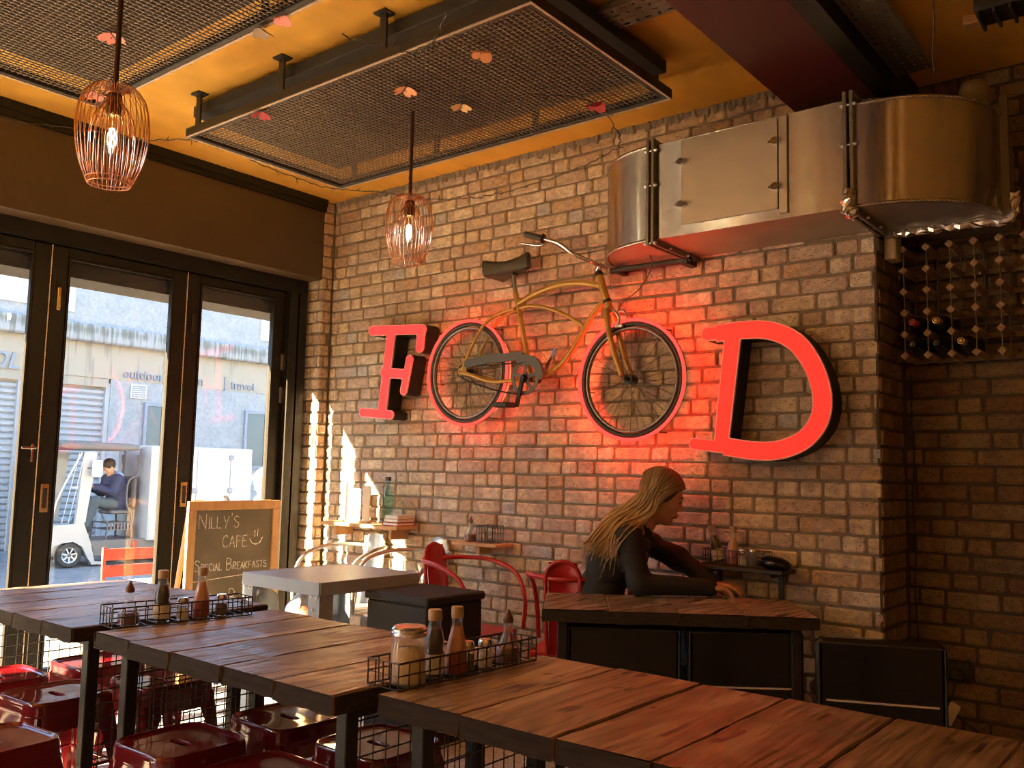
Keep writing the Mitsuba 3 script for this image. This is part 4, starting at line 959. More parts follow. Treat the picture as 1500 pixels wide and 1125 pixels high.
# shelf in the corner with bottles and menus
cs = thing('corner_shelf', 'narrow wooden shelf on the sunlit brick wall near the corner', 'shelf')
put('board', box(.22, .95, -.20, -.008, .925, .948, .003), 'pine', cs)
for x in (.32, .85): put('bracket', box(x - .012, x + .012, -.16, -.008, .86, .924, .002), 'pine', cs)
bo = thing('water_bottle', 'tall teal glass water bottle on the corner shelf', 'bottle'); xf = X(.755, -.10, .949)
put('glass', lathe([(.0006, 0), (.036, 0), (.038, .006), (.038, .18), (.030, .21), (.016, .24), (.015, .28)], 24), 'teal_glass', bo, True, xf=xf)
put('cap', lathe([(.0006, .279), (.018, .279), (.018, .30), (.0006, .302)], 18), 'black_rubber', bo, 35, xf=xf)
glass('teal_glass', (.45, .72, .72))
for i, (x, h, l) in enumerate(((.40, .26, 'tallest pale menu card standing on the corner shelf'), (.48, .22, 'white menu card in the middle of the corner shelf'), (.57, .24, 'cream menu card next to the teal bottle on the corner shelf'))):
    t = thing('menu_card', l, 'menu', 'menus on the corner shelf'); put('card', box(x - .035, x + .035, -.115, -.108, .949, .949 + h, .002), ('label_white', 'paper', 'cream_plastic')[i], t); put('base', box(x - .04, x + .04, -.13, -.095, .9485, .960, .002), 'pine', t)
for i, c in enumerate(('red_chair', 'pine', 'label_white')):
    t = thing('book', ('red book at the bottom of the small pile on the corner shelf', 'tan book in the middle of the small pile on the corner shelf', 'white book on top of the small pile on the corner shelf')[i], 'book', 'books on the corner shelf')
    put('cover', cat(box(.80 + .01 * i, .935, -.18, -.03, .949 + .022 * i, .952 + .022 * i), box(.80 + .01 * i, .935, -.18, -.03, .967 + .022 * i, .970 + .022 * i), box(.80 + .01 * i, .803 + .01 * i, -.18, -.03, .952 + .022 * i, .967 + .022 * i)), c, t); put('pages', box(.804 + .01 * i, .932, -.178, -.033, .9525 + .022 * i, .9665 + .022 * i), 'paper', t)
place(ac_zinc, X(.60, -.31, 0, rz=-90), 'metal_armchair', 'galvanised metal armchair in the sun under the corner shelf', 'chair')
place(ac_zinc, X(1.155, -.30, 0, rz=-90), 'metal_armchair', 'galvanised metal armchair by the brick wall, right of the corner shelf', 'chair')
place(ac_red, X(1.70, -.36, 0, rz=2), 'metal_armchair', 'red metal armchair by the wall, under the small vinegar bottle', 'chair')
place(ac_red, X(2.41, -.375, 0, rz=112), 'metal_armchair', 'red metal armchair that the woman in black sits in', 'chair')
sl = thing('small_ledge', 'small wooden ledge on the brick wall holding a vinegar bottle', 'shelf')
put('board', box(1.38, 1.72, -.17, -.008, .868, .886, .003), 'pine', sl); put('bracket', box(1.53, 1.56, -.12, -.008, .82, .867, .002), 'pine', sl)
bottle('vinegar', 1.47, -.10, .887, 'vinegar bottle standing alone on the small wall ledge')
caddy(.12, .10, .10, X(1.61, -.09, .887), 'small wire rack on the wall ledge beside the vinegar bottle')

# black leather chairs pushed under the turned table, their backs to the camera
def leather_chair():
    P = Proto()
    P.add('back', box(-.235, .235, -.035, .035, .26, .69, .022), 'black_gloss')
    P.add('seat', box(-.23, .23, .04, .42, .36, .45, .028), 'black_gloss')
    P.add('piping', tube(bez([(-.225, -.037, .28), (-.225, -.037, .672), (.225, -.037, .672), (.225, -.037, .28)], 1), .006, 6), 'black_rubber')
    for x in (-.2, .2):
        P.add('leg', rod((x, -.01, 0), (x, 0, .27), .016, 8), 'black_steel'); P.add('leg', rod((x, .38, 0), (x, .37, .37), .016, 8), 'black_steel')
    P.add('metal_strip', box(-.20, .20, -.044, -.036, .455, .463), 'chrome')
    return P
lc = leather_chair()
for i, l in enumerate(('black leather chair under the left part of the turned table', 'black leather chair under the middle of the turned table', 'black leather chair beyond the right end of the turned table')):
    q = FP((.33, .82, 1.30)[i], (-.37, -.37, -.55)[i], 0); place(lc, X(q[0], q[1], 0, rz=ft + (0, 2, -10)[i]), 'leather_chair', l, 'chair')
# jackets hung over a chair back beside the grey table
def jacket(label, c, s, mat, seed):
    t = thing('jacket', label, 'jacket'); r = np.random.default_rng(seed)
    def f(p):
        d = sde(p, (0, 0, .30), (.17, .075, .30)); d = smin(d, sdc(p, (-.13, 0, .48), (-.19, .03, .12), .055, .045), .05); d = smin(d, sdc(p, (.13, 0, .48), (.19, .03, .10), .055, .045), .05)
        fold = .020 * np.sin(p[:, 0] * 55 + 6 * meshkit.noise(p * 7, seed)) * np.clip((.55 - p[:, 2]) * 2, 0, 1)
        return d + fold + .02 * (meshkit.fbm(p * 9, 3, seed) - .5)
    put('cloth', snet(f, (-.30, -.16, -.04), (.30, .18, .66), .014), mat, t, True, xf=c); return t
jacket('dark grey jacket in the heap at the left under the grey steel table', X(.60, -.92, .03, rz=-60, s=1.0), 1, 'slate_black', 4)
jacket('pale denim jacket in the heap in the middle under the grey steel table', X(.84, -.80, .03, rz=-60, s=1.0), 1, 'pale_denim', 9)
pr('slate_black', (.035, .035, .038), .8)
t = thing('red_scarf', 'bright red scarf bundled on the jackets under the grey steel table', 'scarf')
put('cloth', snet(lambda p: sde(p, (0, 0, 0), (.07, .05, .09)) + .03 * (meshkit.fbm(p * 20, 3, 2) - .5), (-.12, -.1, -.13), (.12, .1, .13), .009), 'red_wood', t, True, xf=X(.96, -.90, .45))
# ---------------------------------------------------------------- people
def head_sdf(p, male=False):
    """A head in its own space: x to the face, z up, origin in the skull."""
    y = np.abs(p[:, 1]); q = np.c_[p[:, 0], y, p[:, 2]]
    d = sde(p, (-.014, 0, .030), (.097, .075, .090))
    d = smin(d, sde(p, (.030, 0, -.032), (.060, .057, .086)), .03)
    d = smin(d, sdc(q, (.0, .050, -.055), (.056, .012, -.098), .016, .017), .022)
    d = smin(d, sde(p, (.066, 0, -.100), (.020, .022, .017)), .016)
    d = smin(d, sde(q, (.052, .038, -.022), (.030, .026, .026)), .018)
    d = smin(d, sdc(q, (.083, .012, .022), (.066, .047, .019), .011, .010), .014)
    d = sub(d, sde(q, (.098, .030, .000), (.018, .017, .011)), .010)
    d = smin(d, sde(q, (.073, .031, .001), (.0135, .0145, .0120)), .003)
    d = smin(d, sdc(p, (.084, 0, .014), (.103, 0, -.026), .0065, .0090), .010)
    d = smin(d, sde(q, (.094, .0105, -.031), (.010, .0085, .0075)), .006)
    d = smin(d, sdc(q, (.093, 0, -.056), (.084, .019, -.060), .0062, .0035), .006)
    d = smin(d, sdc(q, (.090, 0, -.069), (.081, .017, -.066), .0070, .0038), .007)
    d = smin(d, sde(q, (-.006, .076, -.004), (.016, .008, .030)), .006)
    if male: d = smin(d, sdc(q, (.0, .054, -.06), (.062, .020, -.102), .018, .019), .02)
    return d
def hand_bones(w, fwd, up, side, curl=.5, s=1.0):
    """(bones) of a hand at the wrist w: fwd along the palm, up out of its back, side = +1 where the thumb lies towards cross(up, fwd)."""
    w, f, u = (np.asarray(q, float) for q in (w, fwd, up)); f = f / np.linalg.norm(f); u = u - f * (u @ f); u /= np.linalg.norm(u); l = np.cross(u, f) * side
    B = []
    for o in (-.027, -.009, .009, .027): B.append((w + l * o * .6 * s, w + (f * .080 + l * o) * s, .0145 * s, .0125 * s))
    for o, L in ((.028, .066), (.0095, .074), (-.0095, .069), (-.027, .054)):
        a = w + (f * .082 + l * o) * s; d = f; ang = curl * .5
        for k, t in enumerate((.45, .31, .24)):
            c, sn = math.cos(ang * (k + 1)), math.sin(ang * (k + 1)); v = f * c - u * sn; b = a + v * L * t * s
            B.append((a, b, (.0092 - .0008 * k) * s, (.0086 - .0010 * k) * s)); a = b
    a = w + (f * .022 + l * .024) * s
    for k, t in enumerate((.040, .032, .026)):
        v = f * (.62 + .16 * k) + l * (.78 - .34 * k) - u * .22; v /= np.linalg.norm(v); b = a + v * t * s; B.append((a, b, (.0125 - .0015 * k) * s, (.0108 - .0014 * k) * s)); a = b
    return B
def frame_xf(o, yaw): return X(*o, rz=yaw)
def head_pose(o, pitch, yaw=0, s=1.0, roll=0): return X(*o, ry=pitch, rz=yaw, rx=roll, s=s)
def in_head(M, fn):
    inv = np.linalg.inv(M); s = np.linalg.norm(M[:3, 0])
    return lambda p: fn(p @ inv[:3, :3].T + inv[:3, 3]) * s

# ---- the woman in black
WXF = X(2.816, -.322, 0, rz=29.5)
HM = head_pose((.050, 0, 1.197), 20, yaw=-4)
nb = (-.065, 0, 1.045)
hands = hand_bones((.235, -.158, .795), (1, .12, -.05), (0, .25, 1), 1, .7) + hand_bones((.300, .015, .800), (.85, -.42, -.08), (0, -.1, 1), -1, .6)
def w_head(p): return in_head(HM, head_sdf)(p)
def w_torso(p, g=0.0):
    d = sdc(p, (-.245, -.055, .56), (-.245, .055, .56), .135 + g); d = smin(d, sdc(p, (-.245, -.035, .72), (-.245, .035, .72), .108 + g), .08)
    d = smin(d, sdc(p, (-.185, -.065, .90), (-.185, .065, .90), .108 + g), .08); d = smin(d, sdc(p, (-.085, -.06, .93), (-.085, .06, .93), .062 + g), .06)
    d = smin(d, sdc(p, (-.105, -.145, 1.005), (-.105, .145, 1.005), .050 + g), .06); return smin(d, sdc(p, nb, (-.12, 0, .98), .06 + g, .09 + g), .04)
WARM = [((-.100, -.165, 1.000), (-.052, -.205, .806), .050, .040), ((-.052, -.205, .806), (.262, -.156, .797), .041, .028),
        ((-.095, .165, 1.000), (.130, .125, .895), .050, .040), ((.130, .125, .895), (.295, .018, .802), .040, .027)]
WLEG = [((-.26, -.09, .535), (.14, -.10, .55), .082, .058), ((.14, -.10, .55), (.10, -.10, .10), .056, .036), ((.10, -.10, .06), (.27, -.10, .035), .035, .026),
        ((-.26, .09, .535), (.14, .10, .55), .082, .058), ((.14, .10, .55), (.10, .10, .10), .056, .036), ((.10, .10, .06), (.27, .10, .035), .035, .026)]
def w_body(p):
    d = smin(w_head(p), sdc(p, (.012, 0, 1.135), nb, .050, .054), .035)
    d = smin(d, w_torso(p), .04); d = smin(d, chain(p, [(a, b, r * .86, s * .86) for a, b, r, s in WARM], .02), .02); d = smin(d, chain(p, WLEG, .03), .03)
    return smin(d, chain(p, hands, .006), .012)
wp = thing('person', 'woman in black with long blond hair leaning on the turned plank table', 'person')
put('body', snet(w_body, (-.46, -.32, -.02), (.48, .28, 1.36), .0042), 'skin', wp, True, xf=WXF)
def w_top(p):
    d = smin(w_torso(p, .012), chain(p, [(a, b, r + .012, s + .010) for a, b, r, s in WARM], .03), .035)
    d = np.maximum(d, -(sdc(p, (.03, 0, 1.17), (-.045, 0, 1.07), .075, .058)))
    d = np.maximum(d, .50 - p[:, 2])
    return d + .0055 * np.sin(p[:, 2] * 85 + 9 * meshkit.noise(p * 8, 3)) * np.clip(meshkit.noise(p * 6, 5) - .35, 0, 1) * 2
put('jumper', snet(w_top, (-.46, -.34, .45), (.38, .30, 1.14), .0060), 'black_cloth', wp, True, xf=WXF)
put('trousers', snet(lambda p: np.maximum(smin(chain(p, [(a, b, r + .012, s + .012) for a, b, r, s in WLEG if a[2] > .08], .03), sdc(p, (-.245, -.055, .56), (-.245, .055, .56), .148), .03), p[:, 2] - .68), (-.46, -.28, .02), (.34, .28, .72), .010), 'slate_cloth', wp, True, xf=WXF)
for s in (-1, 1): put('shoe', snet(lambda p: np.maximum(sdc(p, (.09, s * .10, .055), (.28, s * .10, .04), .048, .038), .002 - p[:, 2]), (.02, s * .1 - .08, -.02), (.36, s * .1 + .08, .12), .008), 'black_gloss', wp, True, xf=WXF)
HX = WXF @ HM
for s in (-1, 1):
    put('eyebrow', tube([(.0935, s * .012, .026), (.089, s * .030, .031), (.075, s * .047, .025)], [.0022, .0030, .0014], 6), 'brow', wp, True, xf=HX)
    put('eyelash', tube([(.0905, s * .020, .001), (.0895, s * .031, .003), (.081, s * .042, -.001)], [.0014, .0026, .0016], 6), 'eye_dark', wp, True, xf=HX)
put('lips', cat(tube([(.0945, -.018, -.0600), (.0985, 0, -.0560), (.0945, .018, -.0600)][0:3], [.001, .0042, .001], 6), tube([(.0905, -.016, -.0655), (.0960, 0, -.0690), (.0905, .016, -.0655)], [.001, .0048, .001], 6)), 'lip', wp, True, xf=HX)
# hair: a cap close to the skull and long locks that fall over the near shoulder and down the back
def cap_sdf(p):
    d = sde(p, (-.020, 0, .036), (.106, .088, .100))
    face = np.maximum(np.maximum(.055 - p[:, 0] - .25 * np.abs(p[:, 1]), p[:, 2] - .072 - .0 * p[:, 0]), -1)
    return np.maximum(d, -sde(p, (.085, 0, -.035), (.066, .086, .108)))
cap = snet(cap_sdf, (-.15, -.12, -.10), (.12, .12, .16), .0055)
hr = put('hair', cap, 'blond_hair', wp, True, uv=np.c_[np.arctan2(cap.vertices[:, 1], cap.vertices[:, 0] + .02), np.clip(.14 - cap.vertices[:, 2], 0, 1) * .7], xf=HX)
rh = np.random.default_rng(5); cur, fr = [], []
def HP(*q): return (HM @ np.array([*q, 1.0]))[:3]
for i in range(420):
    t = rh.random(); sd_ = -1 if i < 310 else 1                       # near or far side of the parting
    ph = math.radians(22 + 135 * t)
    e = lambda el, g=0: (-.020 + (.108 + g) * math.cos(ph) * (1 - .10 * el), sd_ * (.003 + (.090 + g) * math.sin(el)), .036 + (.101 + g) * math.sin(ph) * math.cos(el))
    p0, p1 = HP(*e(.02)), HP(*e(.55, .004))
    v = rh.random(); w_ = rh.random()
    p2 = HP(.012 - .105 * t + rh.normal(0, .006), sd_ * (.094 + .010 * w_), .020 - .015 * w_)
    p3 = HP(-.002 - .110 * t + rh.normal(0, .006), sd_ * (.096 + .010 * w_), -.055 - .02 * w_)
    if sd_ < 0:
        mid = np.array([-.055 - .145 * t, -.120 + .05 * v * t, 1.065 + .03 * t]); low = np.array([-.115 - .175 * t, -.185 + .115 * v, .985]); tip = np.array([-.165 - .165 * t + rh.normal(0, .014), -.190 + .150 * v, .905 + .045 * t + rh.normal(0, .018)])
    else:
        mid = np.array([-.12 - .06 * t, .06 + .03 * v, 1.09]); low = np.array([-.215 - .04 * t, .03 + .07 * v, .985]); tip = np.array([-.27 - .05 * t, .02 + .08 * v, .92 + rh.normal(0, .02)])
    c = bez([p0, p1, p2, p3, mid, low, tip], 4); c[9:] += np.cumsum(rh.normal(0, .0022, c[9:].shape), 0); cur.append(c); fr.append(.004 + .016 * rh.random())
Q = np.array(cur); N_, M_ = Q.shape[:2]; q = Q.reshape(-1, 3); off = np.repeat(fr, M_)
def solid(p): return np.minimum(w_top(p), np.minimum(in_head(HM, cap_sdf)(p) - .001, w_body(p) - .0))
for _ in range(3):                                                   # the locks lie on the head, the shoulder and the back, never inside them
    d0 = solid(q); g = np.stack([solid(q + np.eye(3)[k] * .004) - d0 for k in range(3)], 1); g /= np.linalg.norm(g, axis=1, keepdims=True) + 1e-9
    q = q + g * np.maximum(off * np.clip(np.tile(np.linspace(.15, 1.6, M_), N_), 0, 1) - d0, 0)[:, None]
Q = q.reshape(N_, M_, 3); Q[:, 1:-1] = .5 * Q[:, 1:-1] + .25 * (Q[:, 2:] + Q[:, :-2])
lk, uvl = [], []
for i in range(N_):
    r = np.interp(np.linspace(0, 1, M_), [0, .12, .7, 1], [.003, .0062, .0056, .0008]); k = tube(Q[i], r, 5); lk.append(k)
    uvl.append(np.vstack([np.c_[np.full(M_ * 5, i * .37) + np.tile(np.arange(5), M_) * .02, np.repeat(np.linspace(.05, 1, M_), 5)], [[i * .37, .05], [i * .37, 1]]]))
k = put('long_locks', cat(lk), 'blond_hair', wp, True, uv=np.vstack(uvl), xf=WXF); labels[k] = {'kind': 'stuff'}

# ---- the driver in the cart and the seated person beyond the last pane (both outside)
def figure(key, label, xf, J, headp, tops, legs, tmat, lmat, h, hoodmat=None, hair='dark_hair', hands=(), male=True, torso=None):
    t = thing(key, label, 'person'); H = headp
    T_ = torso
    def bd(p):
        d = smin(in_head(H, lambda q: head_sdf(q, male))(p), sdc(p, J['neck0'], J['neck1'], .052), .03); d = smin(d, T_(p, 0), .04)
        d = smin(d, chain(p, [(a, b, r * .8, s * .8) for a, b, r, s in tops], .02), .02); d = smin(d, chain(p, legs, .03), .03)
        return smin(d, chain(p, hands, .006), .012) if len(hands) else d
    put('body', snet(bd, J['lo'], J['hi'], h), 'skin', t, True, xf=xf)
    tf_ = lambda p: np.maximum(smin(T_(p, .022), chain(p, [(a, b, r + .018, s + .016) for a, b, r, s in tops], .04), .04), -sdc(p, J['neck0'], np.add(J['neck0'], (.05, 0, .2)), .064)) + .010 * np.sin(p[:, 2] * 60 + 5 * meshkit.noise(p * 6, 2)) * meshkit.noise(p * 5, 4)
    put('jacket', snet(tf_, J['lo'], J['hi'], h * 1.3), tmat, t, True, xf=xf)
    put('trousers', snet(lambda p: np.maximum(chain(p, [(a, b, r + .014, s + .016) for a, b, r, s in legs[:-2]], .04), -1) + .006 * np.sin(p[:, 0] * 50 + 4 * meshkit.noise(p * 7, 1)), J['lo'], J['hi'], h * 1.3), lmat, t, True, xf=xf)
    for a, b, r, s in legs[-2:]:
        put('shoe', snet(lambda p: sdc(p, a, b, r + .010, s + .010), np.minimum(a, b) - .08, np.maximum(a, b) + .08, h), 'black_rubber', t, True, xf=xf)
    hm = snet(lambda p: np.maximum(sde(p, (-.020, 0, .042), (.108, .087, .098)), -sde(p, (.095, 0, -.030), (.068, .09, .092))) + .008 * (meshkit.noise(p * 60, 3) - .5), (-.16, -.12, -.10), (.12, .12, .17), h)
    put('hair', hm, hair, t, True, xf=xf @ H)
    for s in (-1, 1): put('eyebrow', tube([(.094, s * .012, .027), (.090, s * .030, .030), (.076, s * .047, .024)], .003, 5), 'brow', t, True, xf=xf @ H)
    if hoodmat:
        put('hood', snet(lambda p: np.maximum(sdc(p, np.add(J['neck1'], (-.06, -.04, .0)), np.add(J['neck1'], (-.06, .04, .0)), .105), -sdc(p, np.add(J['neck1'], (.0, 0, -.02)), np.add(J['neck1'], (.06, 0, .16)), .085)), np.add(J['neck1'], (-.25, -.22, -.2)), np.add(J['neck1'], (.15, .22, .2)), h), hoodmat, t, True, xf=xf)
    return t
# ---------------------------------------------------------------- the street outside
PZ, RZ = -.15, -.27
slabs = struct('trim_6'); 
rs = np.random.default_rng(3)
for i in range(9):
    for j in range(10):
        x1 = -.36 - i * .60; y0 = -3.0 + j * .62
        put('paving_slab', box(x1 - .594, x1 - .006, y0 + .006, y0 + .614, PZ - .05, PZ + rs.normal(0, .001), .003), 'paving', slabs)
put('ground', cat(box(-5.76, -.30, -40, -3.0, PZ - .1, PZ - .002), box(-5.76, -.30, 3.2, 30, PZ - .1, PZ - .002), box(-5.76, -.30, -3, 3.2, PZ - .12, PZ - .012)), 'paving', slabs)
for j in range(16): put('kerb_stone', box(-5.91, -5.765, -5 + j * .9, -5 + j * .9 + .89, RZ - .02, PZ + .002, .008), 'render_grey', slabs)
struct('trim_7', cat(box(-12, -5.9, -40, 30, RZ - .1, RZ)), 'asphalt')
FXP = -11.8
fc = thing('shop_building', 'pale grey rendered shop building across the street with shutters and lettering', 'building')
put('upper_wall', box(FXP - 4, FXP, -34, 24, 3.9, 5.35), 'render_grey', fc)
put('fascia', box(FXP - 4, FXP - .02, -34, 24, 2.92, 3.62), 'fascia_cream', fc)
put('ledge', cat(box(FXP - .3, FXP + .16, -34, 24, 3.57, 3.90, .03)), 'ledge_stone', fc)
ys_open = [(-1.4, 2.60), (3.50, 4.50)]
put('lower_wall', cat(box(FXP - 4, FXP - .03, 4.62, 5.13, RZ, 2.92), box(FXP - 4, FXP - .03, 5.57, 7.46, RZ, 2.92), box(FXP - 4, FXP - .03, 8.05, 24, RZ, 2.92), box(FXP - 4, FXP - .03, 5.13, 5.57, 2.515, 2.92), box(FXP - 4, FXP - .03, 5.13, 5.57, RZ, 1.60), box(FXP - 4, FXP - .03, 7.46, 8.05, 2.515, 2.92), box(FXP - 4, FXP - .03, 7.46, 8.05, RZ, 1.25), box(FXP - 4, FXP - .03, -34, -1.6, RZ, 2.92)), 'render_grey', fc)
put('parapet', box(FXP - 4, FXP + .05, -34, 24, 5.35, 5.45), 'render_grey', fc)
put('pier', box(FXP - 1, FXP - .01, 2.82, 3.42, RZ, 2.88), 'fascia_cream', fc)
def shutter(y0, y1, z1, k):
    for i in range(int((z1 - RZ) / .115)):
        z = RZ + i * .115
        m = tm([[FXP - .13, y0, z], [FXP - .13, y1, z], [FXP - .105, y0, z + .03], [FXP - .105, y1, z + .03], [FXP - .105, y0, z + .075], [FXP - .105, y1, z + .075], [FXP - .15, y0, z + .115], [FXP - .15, y1, z + .115]], [[0, 1, 3], [0, 3, 2], [2, 3, 5], [2, 5, 4], [4, 5, 7], [4, 7, 6]])
        put('shutter_slat', m, 'shutter_grey', fc)
    for y in (y0, y1): put('shutter_guide', box(FXP - .18, FXP - .05, y - .045, y + .045, RZ, z1 + .05), 'shutter_grey', fc)
    put('shutter_housing', box(FXP - .3, FXP - .04, y0, y1, z1 - .03, z1 + .14), 'fascia_cream', fc)
shutter(-1.4, 2.80, 2.78, 1); shutter(3.42, 4.40, 2.78, 2)
put('jamb', box(FXP - 1, FXP - .03, 4.44, 4.62, RZ, 2.92), 'render_grey', fc)
vg = put('vent_grille', box(FXP - .05, FXP + .005, 4.83, 5.16, 2.585, 2.86), 'window_white', fc)
for i in range(6): put('louvre', bar((FXP + .012, 4.86, 2.62 + i * .04), (FXP + .012, 5.13, 2.62 + i * .04), .012, .02), 'sign_grey', vg)
def win(y0, y1, z0, z1, bars, curtain=False, mat='window_white'):
    w = put('window', cat(box(FXP - .06, FXP + .03, y0, y1, z0, z0 + .06), box(FXP - .06, FXP + .03, y0, y1, z1 - .06, z1), box(FXP - .06, FXP + .03, y0, y0 + .06, z0 + .06, z1 - .06), box(FXP - .06, FXP + .03, y1 - .06, y1, z0 + .06, z1 - .06)), mat, fc)
    for b in bars: put('mullion', box(FXP - .05, FXP + .02, b - .03, b + .03, z0 + .06, z1 - .06), mat, w)
    if z1 - z0 > .4 and mat == 'window_white': put('transom', box(FXP - .05, FXP + .02, y0 + .06, y1 - .06, z0 + (z1 - z0) * .68, z0 + (z1 - z0) * .68 + .05), mat, w)
    put('window_pane', box(FXP - .02, FXP + .004, y0 + .05, y1 - .05, z0 + .05, z1 - .05), 'dark_pane', w)
    if curtain:
        n = int((y1 - y0) / .035); yy = np.linspace(y0 + .06, y1 - .06, n); xx = FXP + .010 + .004 * (np.arange(n) % 2)
        v = np.r_[np.c_[xx, yy, np.full(n, z0 + .06)], np.c_[xx, yy, np.full(n, z0 + (z1 - z0) * .66)]]; i = np.arange(n - 1)
        put('net_curtain', tm(v, np.vstack([np.stack([i, i + 1, i + n + 1], 1), np.stack([i, i + n + 1, i + n], 1)])), 'net_white', w)
    return w
pr('net_white', (.55, .62, .70), .9)
win(1.55, 2.83, 4.13, 4.98, [2.28], True); win(3.42, 3.62, 4.10, 4.90, [], True); win(5.25, 5.62, 4.60, 4.95, []); win(7.75, 8.9, 4.10, 4.80, [], True)
win(5.13, 5.57, 1.60, 2.515, [], mat='sign_grey'); win(7.46, 8.05, 1.25, 2.515, [], mat='sign_grey')
def lettering(s, y, z, h, label, dep=.03, shear=0, bold=True):
    t = thing('shop_lettering', label, 'sign'); m = meshkit.text_mesh(s, h, dep, bold=bold)
    v = m.vertices.copy(); v[:, 0] += shear * v[:, 1]
    put('letters', tm(np.c_[np.full(len(v), FXP - .0195) + v[:, 2], y + v[:, 0], z + v[:, 1]], m.faces), 'sign_grey', t); return m.vertices[:, 0].max()
L1 = lettering('outdoor', 4.66, 2.965, .165, 'grey lettering outdoor on the cream band of the shop building', bold=False)
lettering('action', 5.76, 2.965, .165, 'grey lettering action on the cream band of the shop building', bold=False)
bar_ = thing('lettering_bar', 'thin grey upright bar between the words action and travel on the shop band', 'sign'); put('bar', box(FXP - .02, FXP + .01, 6.92, 6.945, 2.90, 3.20), 'sign_grey', bar_)
lettering('travel', 7.08, 2.955, .165, 'grey lettering travel at the right of the cream shop band', bold=False)
lettering('OL', 2.22, 2.94, .28, 'bold slanted grey letters OL above the left roller shutter', shear=.22)

# ---- the delivery cart, nose to the left
CX_ = -8.56                                                           # its near side
ct = thing('delivery_cart', 'white open sided electric delivery cart parked across the street', 'cart')
def pan(poly, x0, x1): return xm(extr(Polygon(poly), x1 - x0), axes((x0, 0, 0), (0, 1, 0), (0, 0, 1), (1, 0, 0)))
put('roof', xm(snet(lambda p: np.linalg.norm(np.maximum(np.abs(p - np.array([0, 0, -.02 * 1])) - np.array([.50, .60, .025 - .0]) + .02 * (p[:, 1:2] > 9), 0), axis=1) - .035 + .10 * np.clip(np.abs(p[:, 1] + .05) - .42, 0, 1), (-.6, -.75, -.12), (.6, .75, .12), .022), X(CX_ - .48, 2.70, 1.575)), 'cart_dark', ct, True)
put('front_panel', pan([(1.94, .16), (1.94, .34), (2.10, .37), (2.38, .38), (2.50, .40), (2.62, .10), (2.70, -.19), (2.86, -.20), (2.86, -.235), (2.66, -.235), (2.58, -.12), (2.50, .04), (2.36, .12), (2.16, .10), (2.02, .02), (1.97, -.10), (1.94, -.10)], CX_ - .10, CX_), 'cart_white', ct)
put('nose', box(CX_ - .95, CX_ - .10, 1.93, 2.32, -.10, .36, .06), 'cart_white', ct)
put('pillar', pan([(2.37, .38), (2.52, .40), (2.64, 1.46), (2.44, 1.46)], CX_ - .06, CX_), 'cart_white', ct)
put('pillar', pan([(2.37, .38), (2.52, .40), (2.64, 1.46), (2.44, 1.46)], CX_ - .96, CX_ - .90), 'cart_white', ct)
wsg, _ = grid(10, 8, lambda u, v: np.c_[CX_ - .95 + .95 * u, 2.02 + .10 * v + .30 * v * v - .10 * np.sin(u * np.pi), .34 + 1.14 * v])
put('windscreen', wsg, 'plastic_sheet', ct, True)
put('screen_edge', tube(bez([(CX_ + .005, 2.00, .36), (CX_ + .005, 2.10, .80), (CX_ + .005, 2.40, 1.46)], 6), .014, 6), 'window_white', ct)
for y0_, y1_ in ((2.16, 2.36), (2.26, 2.44)): put('sheet_seam', rod((CX_ + .008, y0_, .40), (CX_ + .008, y1_, 1.45), .006, 5), 'window_white', ct)
for c in ((CX_ - .09, 2.33), (CX_ - .86, 2.33), (CX_ - .09, 4.35), (CX_ - .86, 4.35)):
    W = X(c[0], c[1], -.080, ry=90); wz = .19
    wl_ = put('wheel', lathe([(.118, -.06), (.16, -.07), (.185, -.055), (.19, 0), (.185, .055), (.16, .07), (.118, .06), (.118, -.06)], 32), 'tyre', ct, 35, xf=W)
    put('rim', lathe([(.100, .045), (.120, .060), (.124, .058), (.118, .0), (.100, .0)], 28), 'zinc', wl_, True, xf=W)
    for i in range(7):
        a = i * 2 * math.pi / 7; put('rim_spoke', bar((.02 * math.cos(a), .02 * math.sin(a), .045), (.112 * math.cos(a), .112 * math.sin(a), .05), .022, .012), 'zinc', wl_, xf=W)
    put('hub', lathe([(.0006, .062), (.028, .058), (.03, .03), (.0006, .03)][::-1], 16), 'cart_dark', wl_, xf=W)
put('chassis', box(CX_ - .90, CX_ - .02, 2.66, 5.2, -.13, .10, .02), 'cart_dark', ct)
put('floor_pan', pan([(2.50, .15), (2.60, .04), (3.80, .08), (3.80, .12), (2.66, .12)], CX_ - .90, CX_ - .02), 'cart_dark', ct)
put('mirror', xm(box(-.03, .03, -.075, .075, -.13, .13, .03), X(CX_ + .10, 2.60, 1.215)), 'white_plastic', ct); put('mirror_arm', rod((CX_, 2.50, 1.22), (CX_ + .08, 2.56, 1.22), .012, 8), 'cart_dark', ct)
put('seat_pad', box(CX_ - .66, CX_ - .22, 3.02, 3.40, .50, .57, .03), 'cart_dark', ct); put('seat_back', box(CX_ - .66, CX_ - .22, 3.36, 3.44, .62, 1.10, .035), 'cart_dark', ct)
for x in (CX_ - .68, CX_ - .18):
    put('seat_tube', tube(bez([(x, 3.40, 1.44), (x, 3.42, 1.15), (x, 3.26, 1.02), (x, 3.25, .66), (x, 3.34, .50), (x, 3.36, .12)], 6), .016, 8), 'cart_dark', ct, True)
    put('roof_post', rod((x, 3.42, 1.14), (x, 3.44, 1.55), .016, 8), 'cart_dark', ct)
    put('seat_leg', tube(bez([(x, 2.86, .52), (x, 2.90, .42), (x, 2.96, .36), (x, 2.94, .12)], 5), .016, 8), 'cart_dark', ct, True)
put('rack', cat(*[box(CX_ - .70, CX_ - .16, 2.98, 3.36, z, z + .015) for z in (.26, .36)]), 'cart_dark', ct)
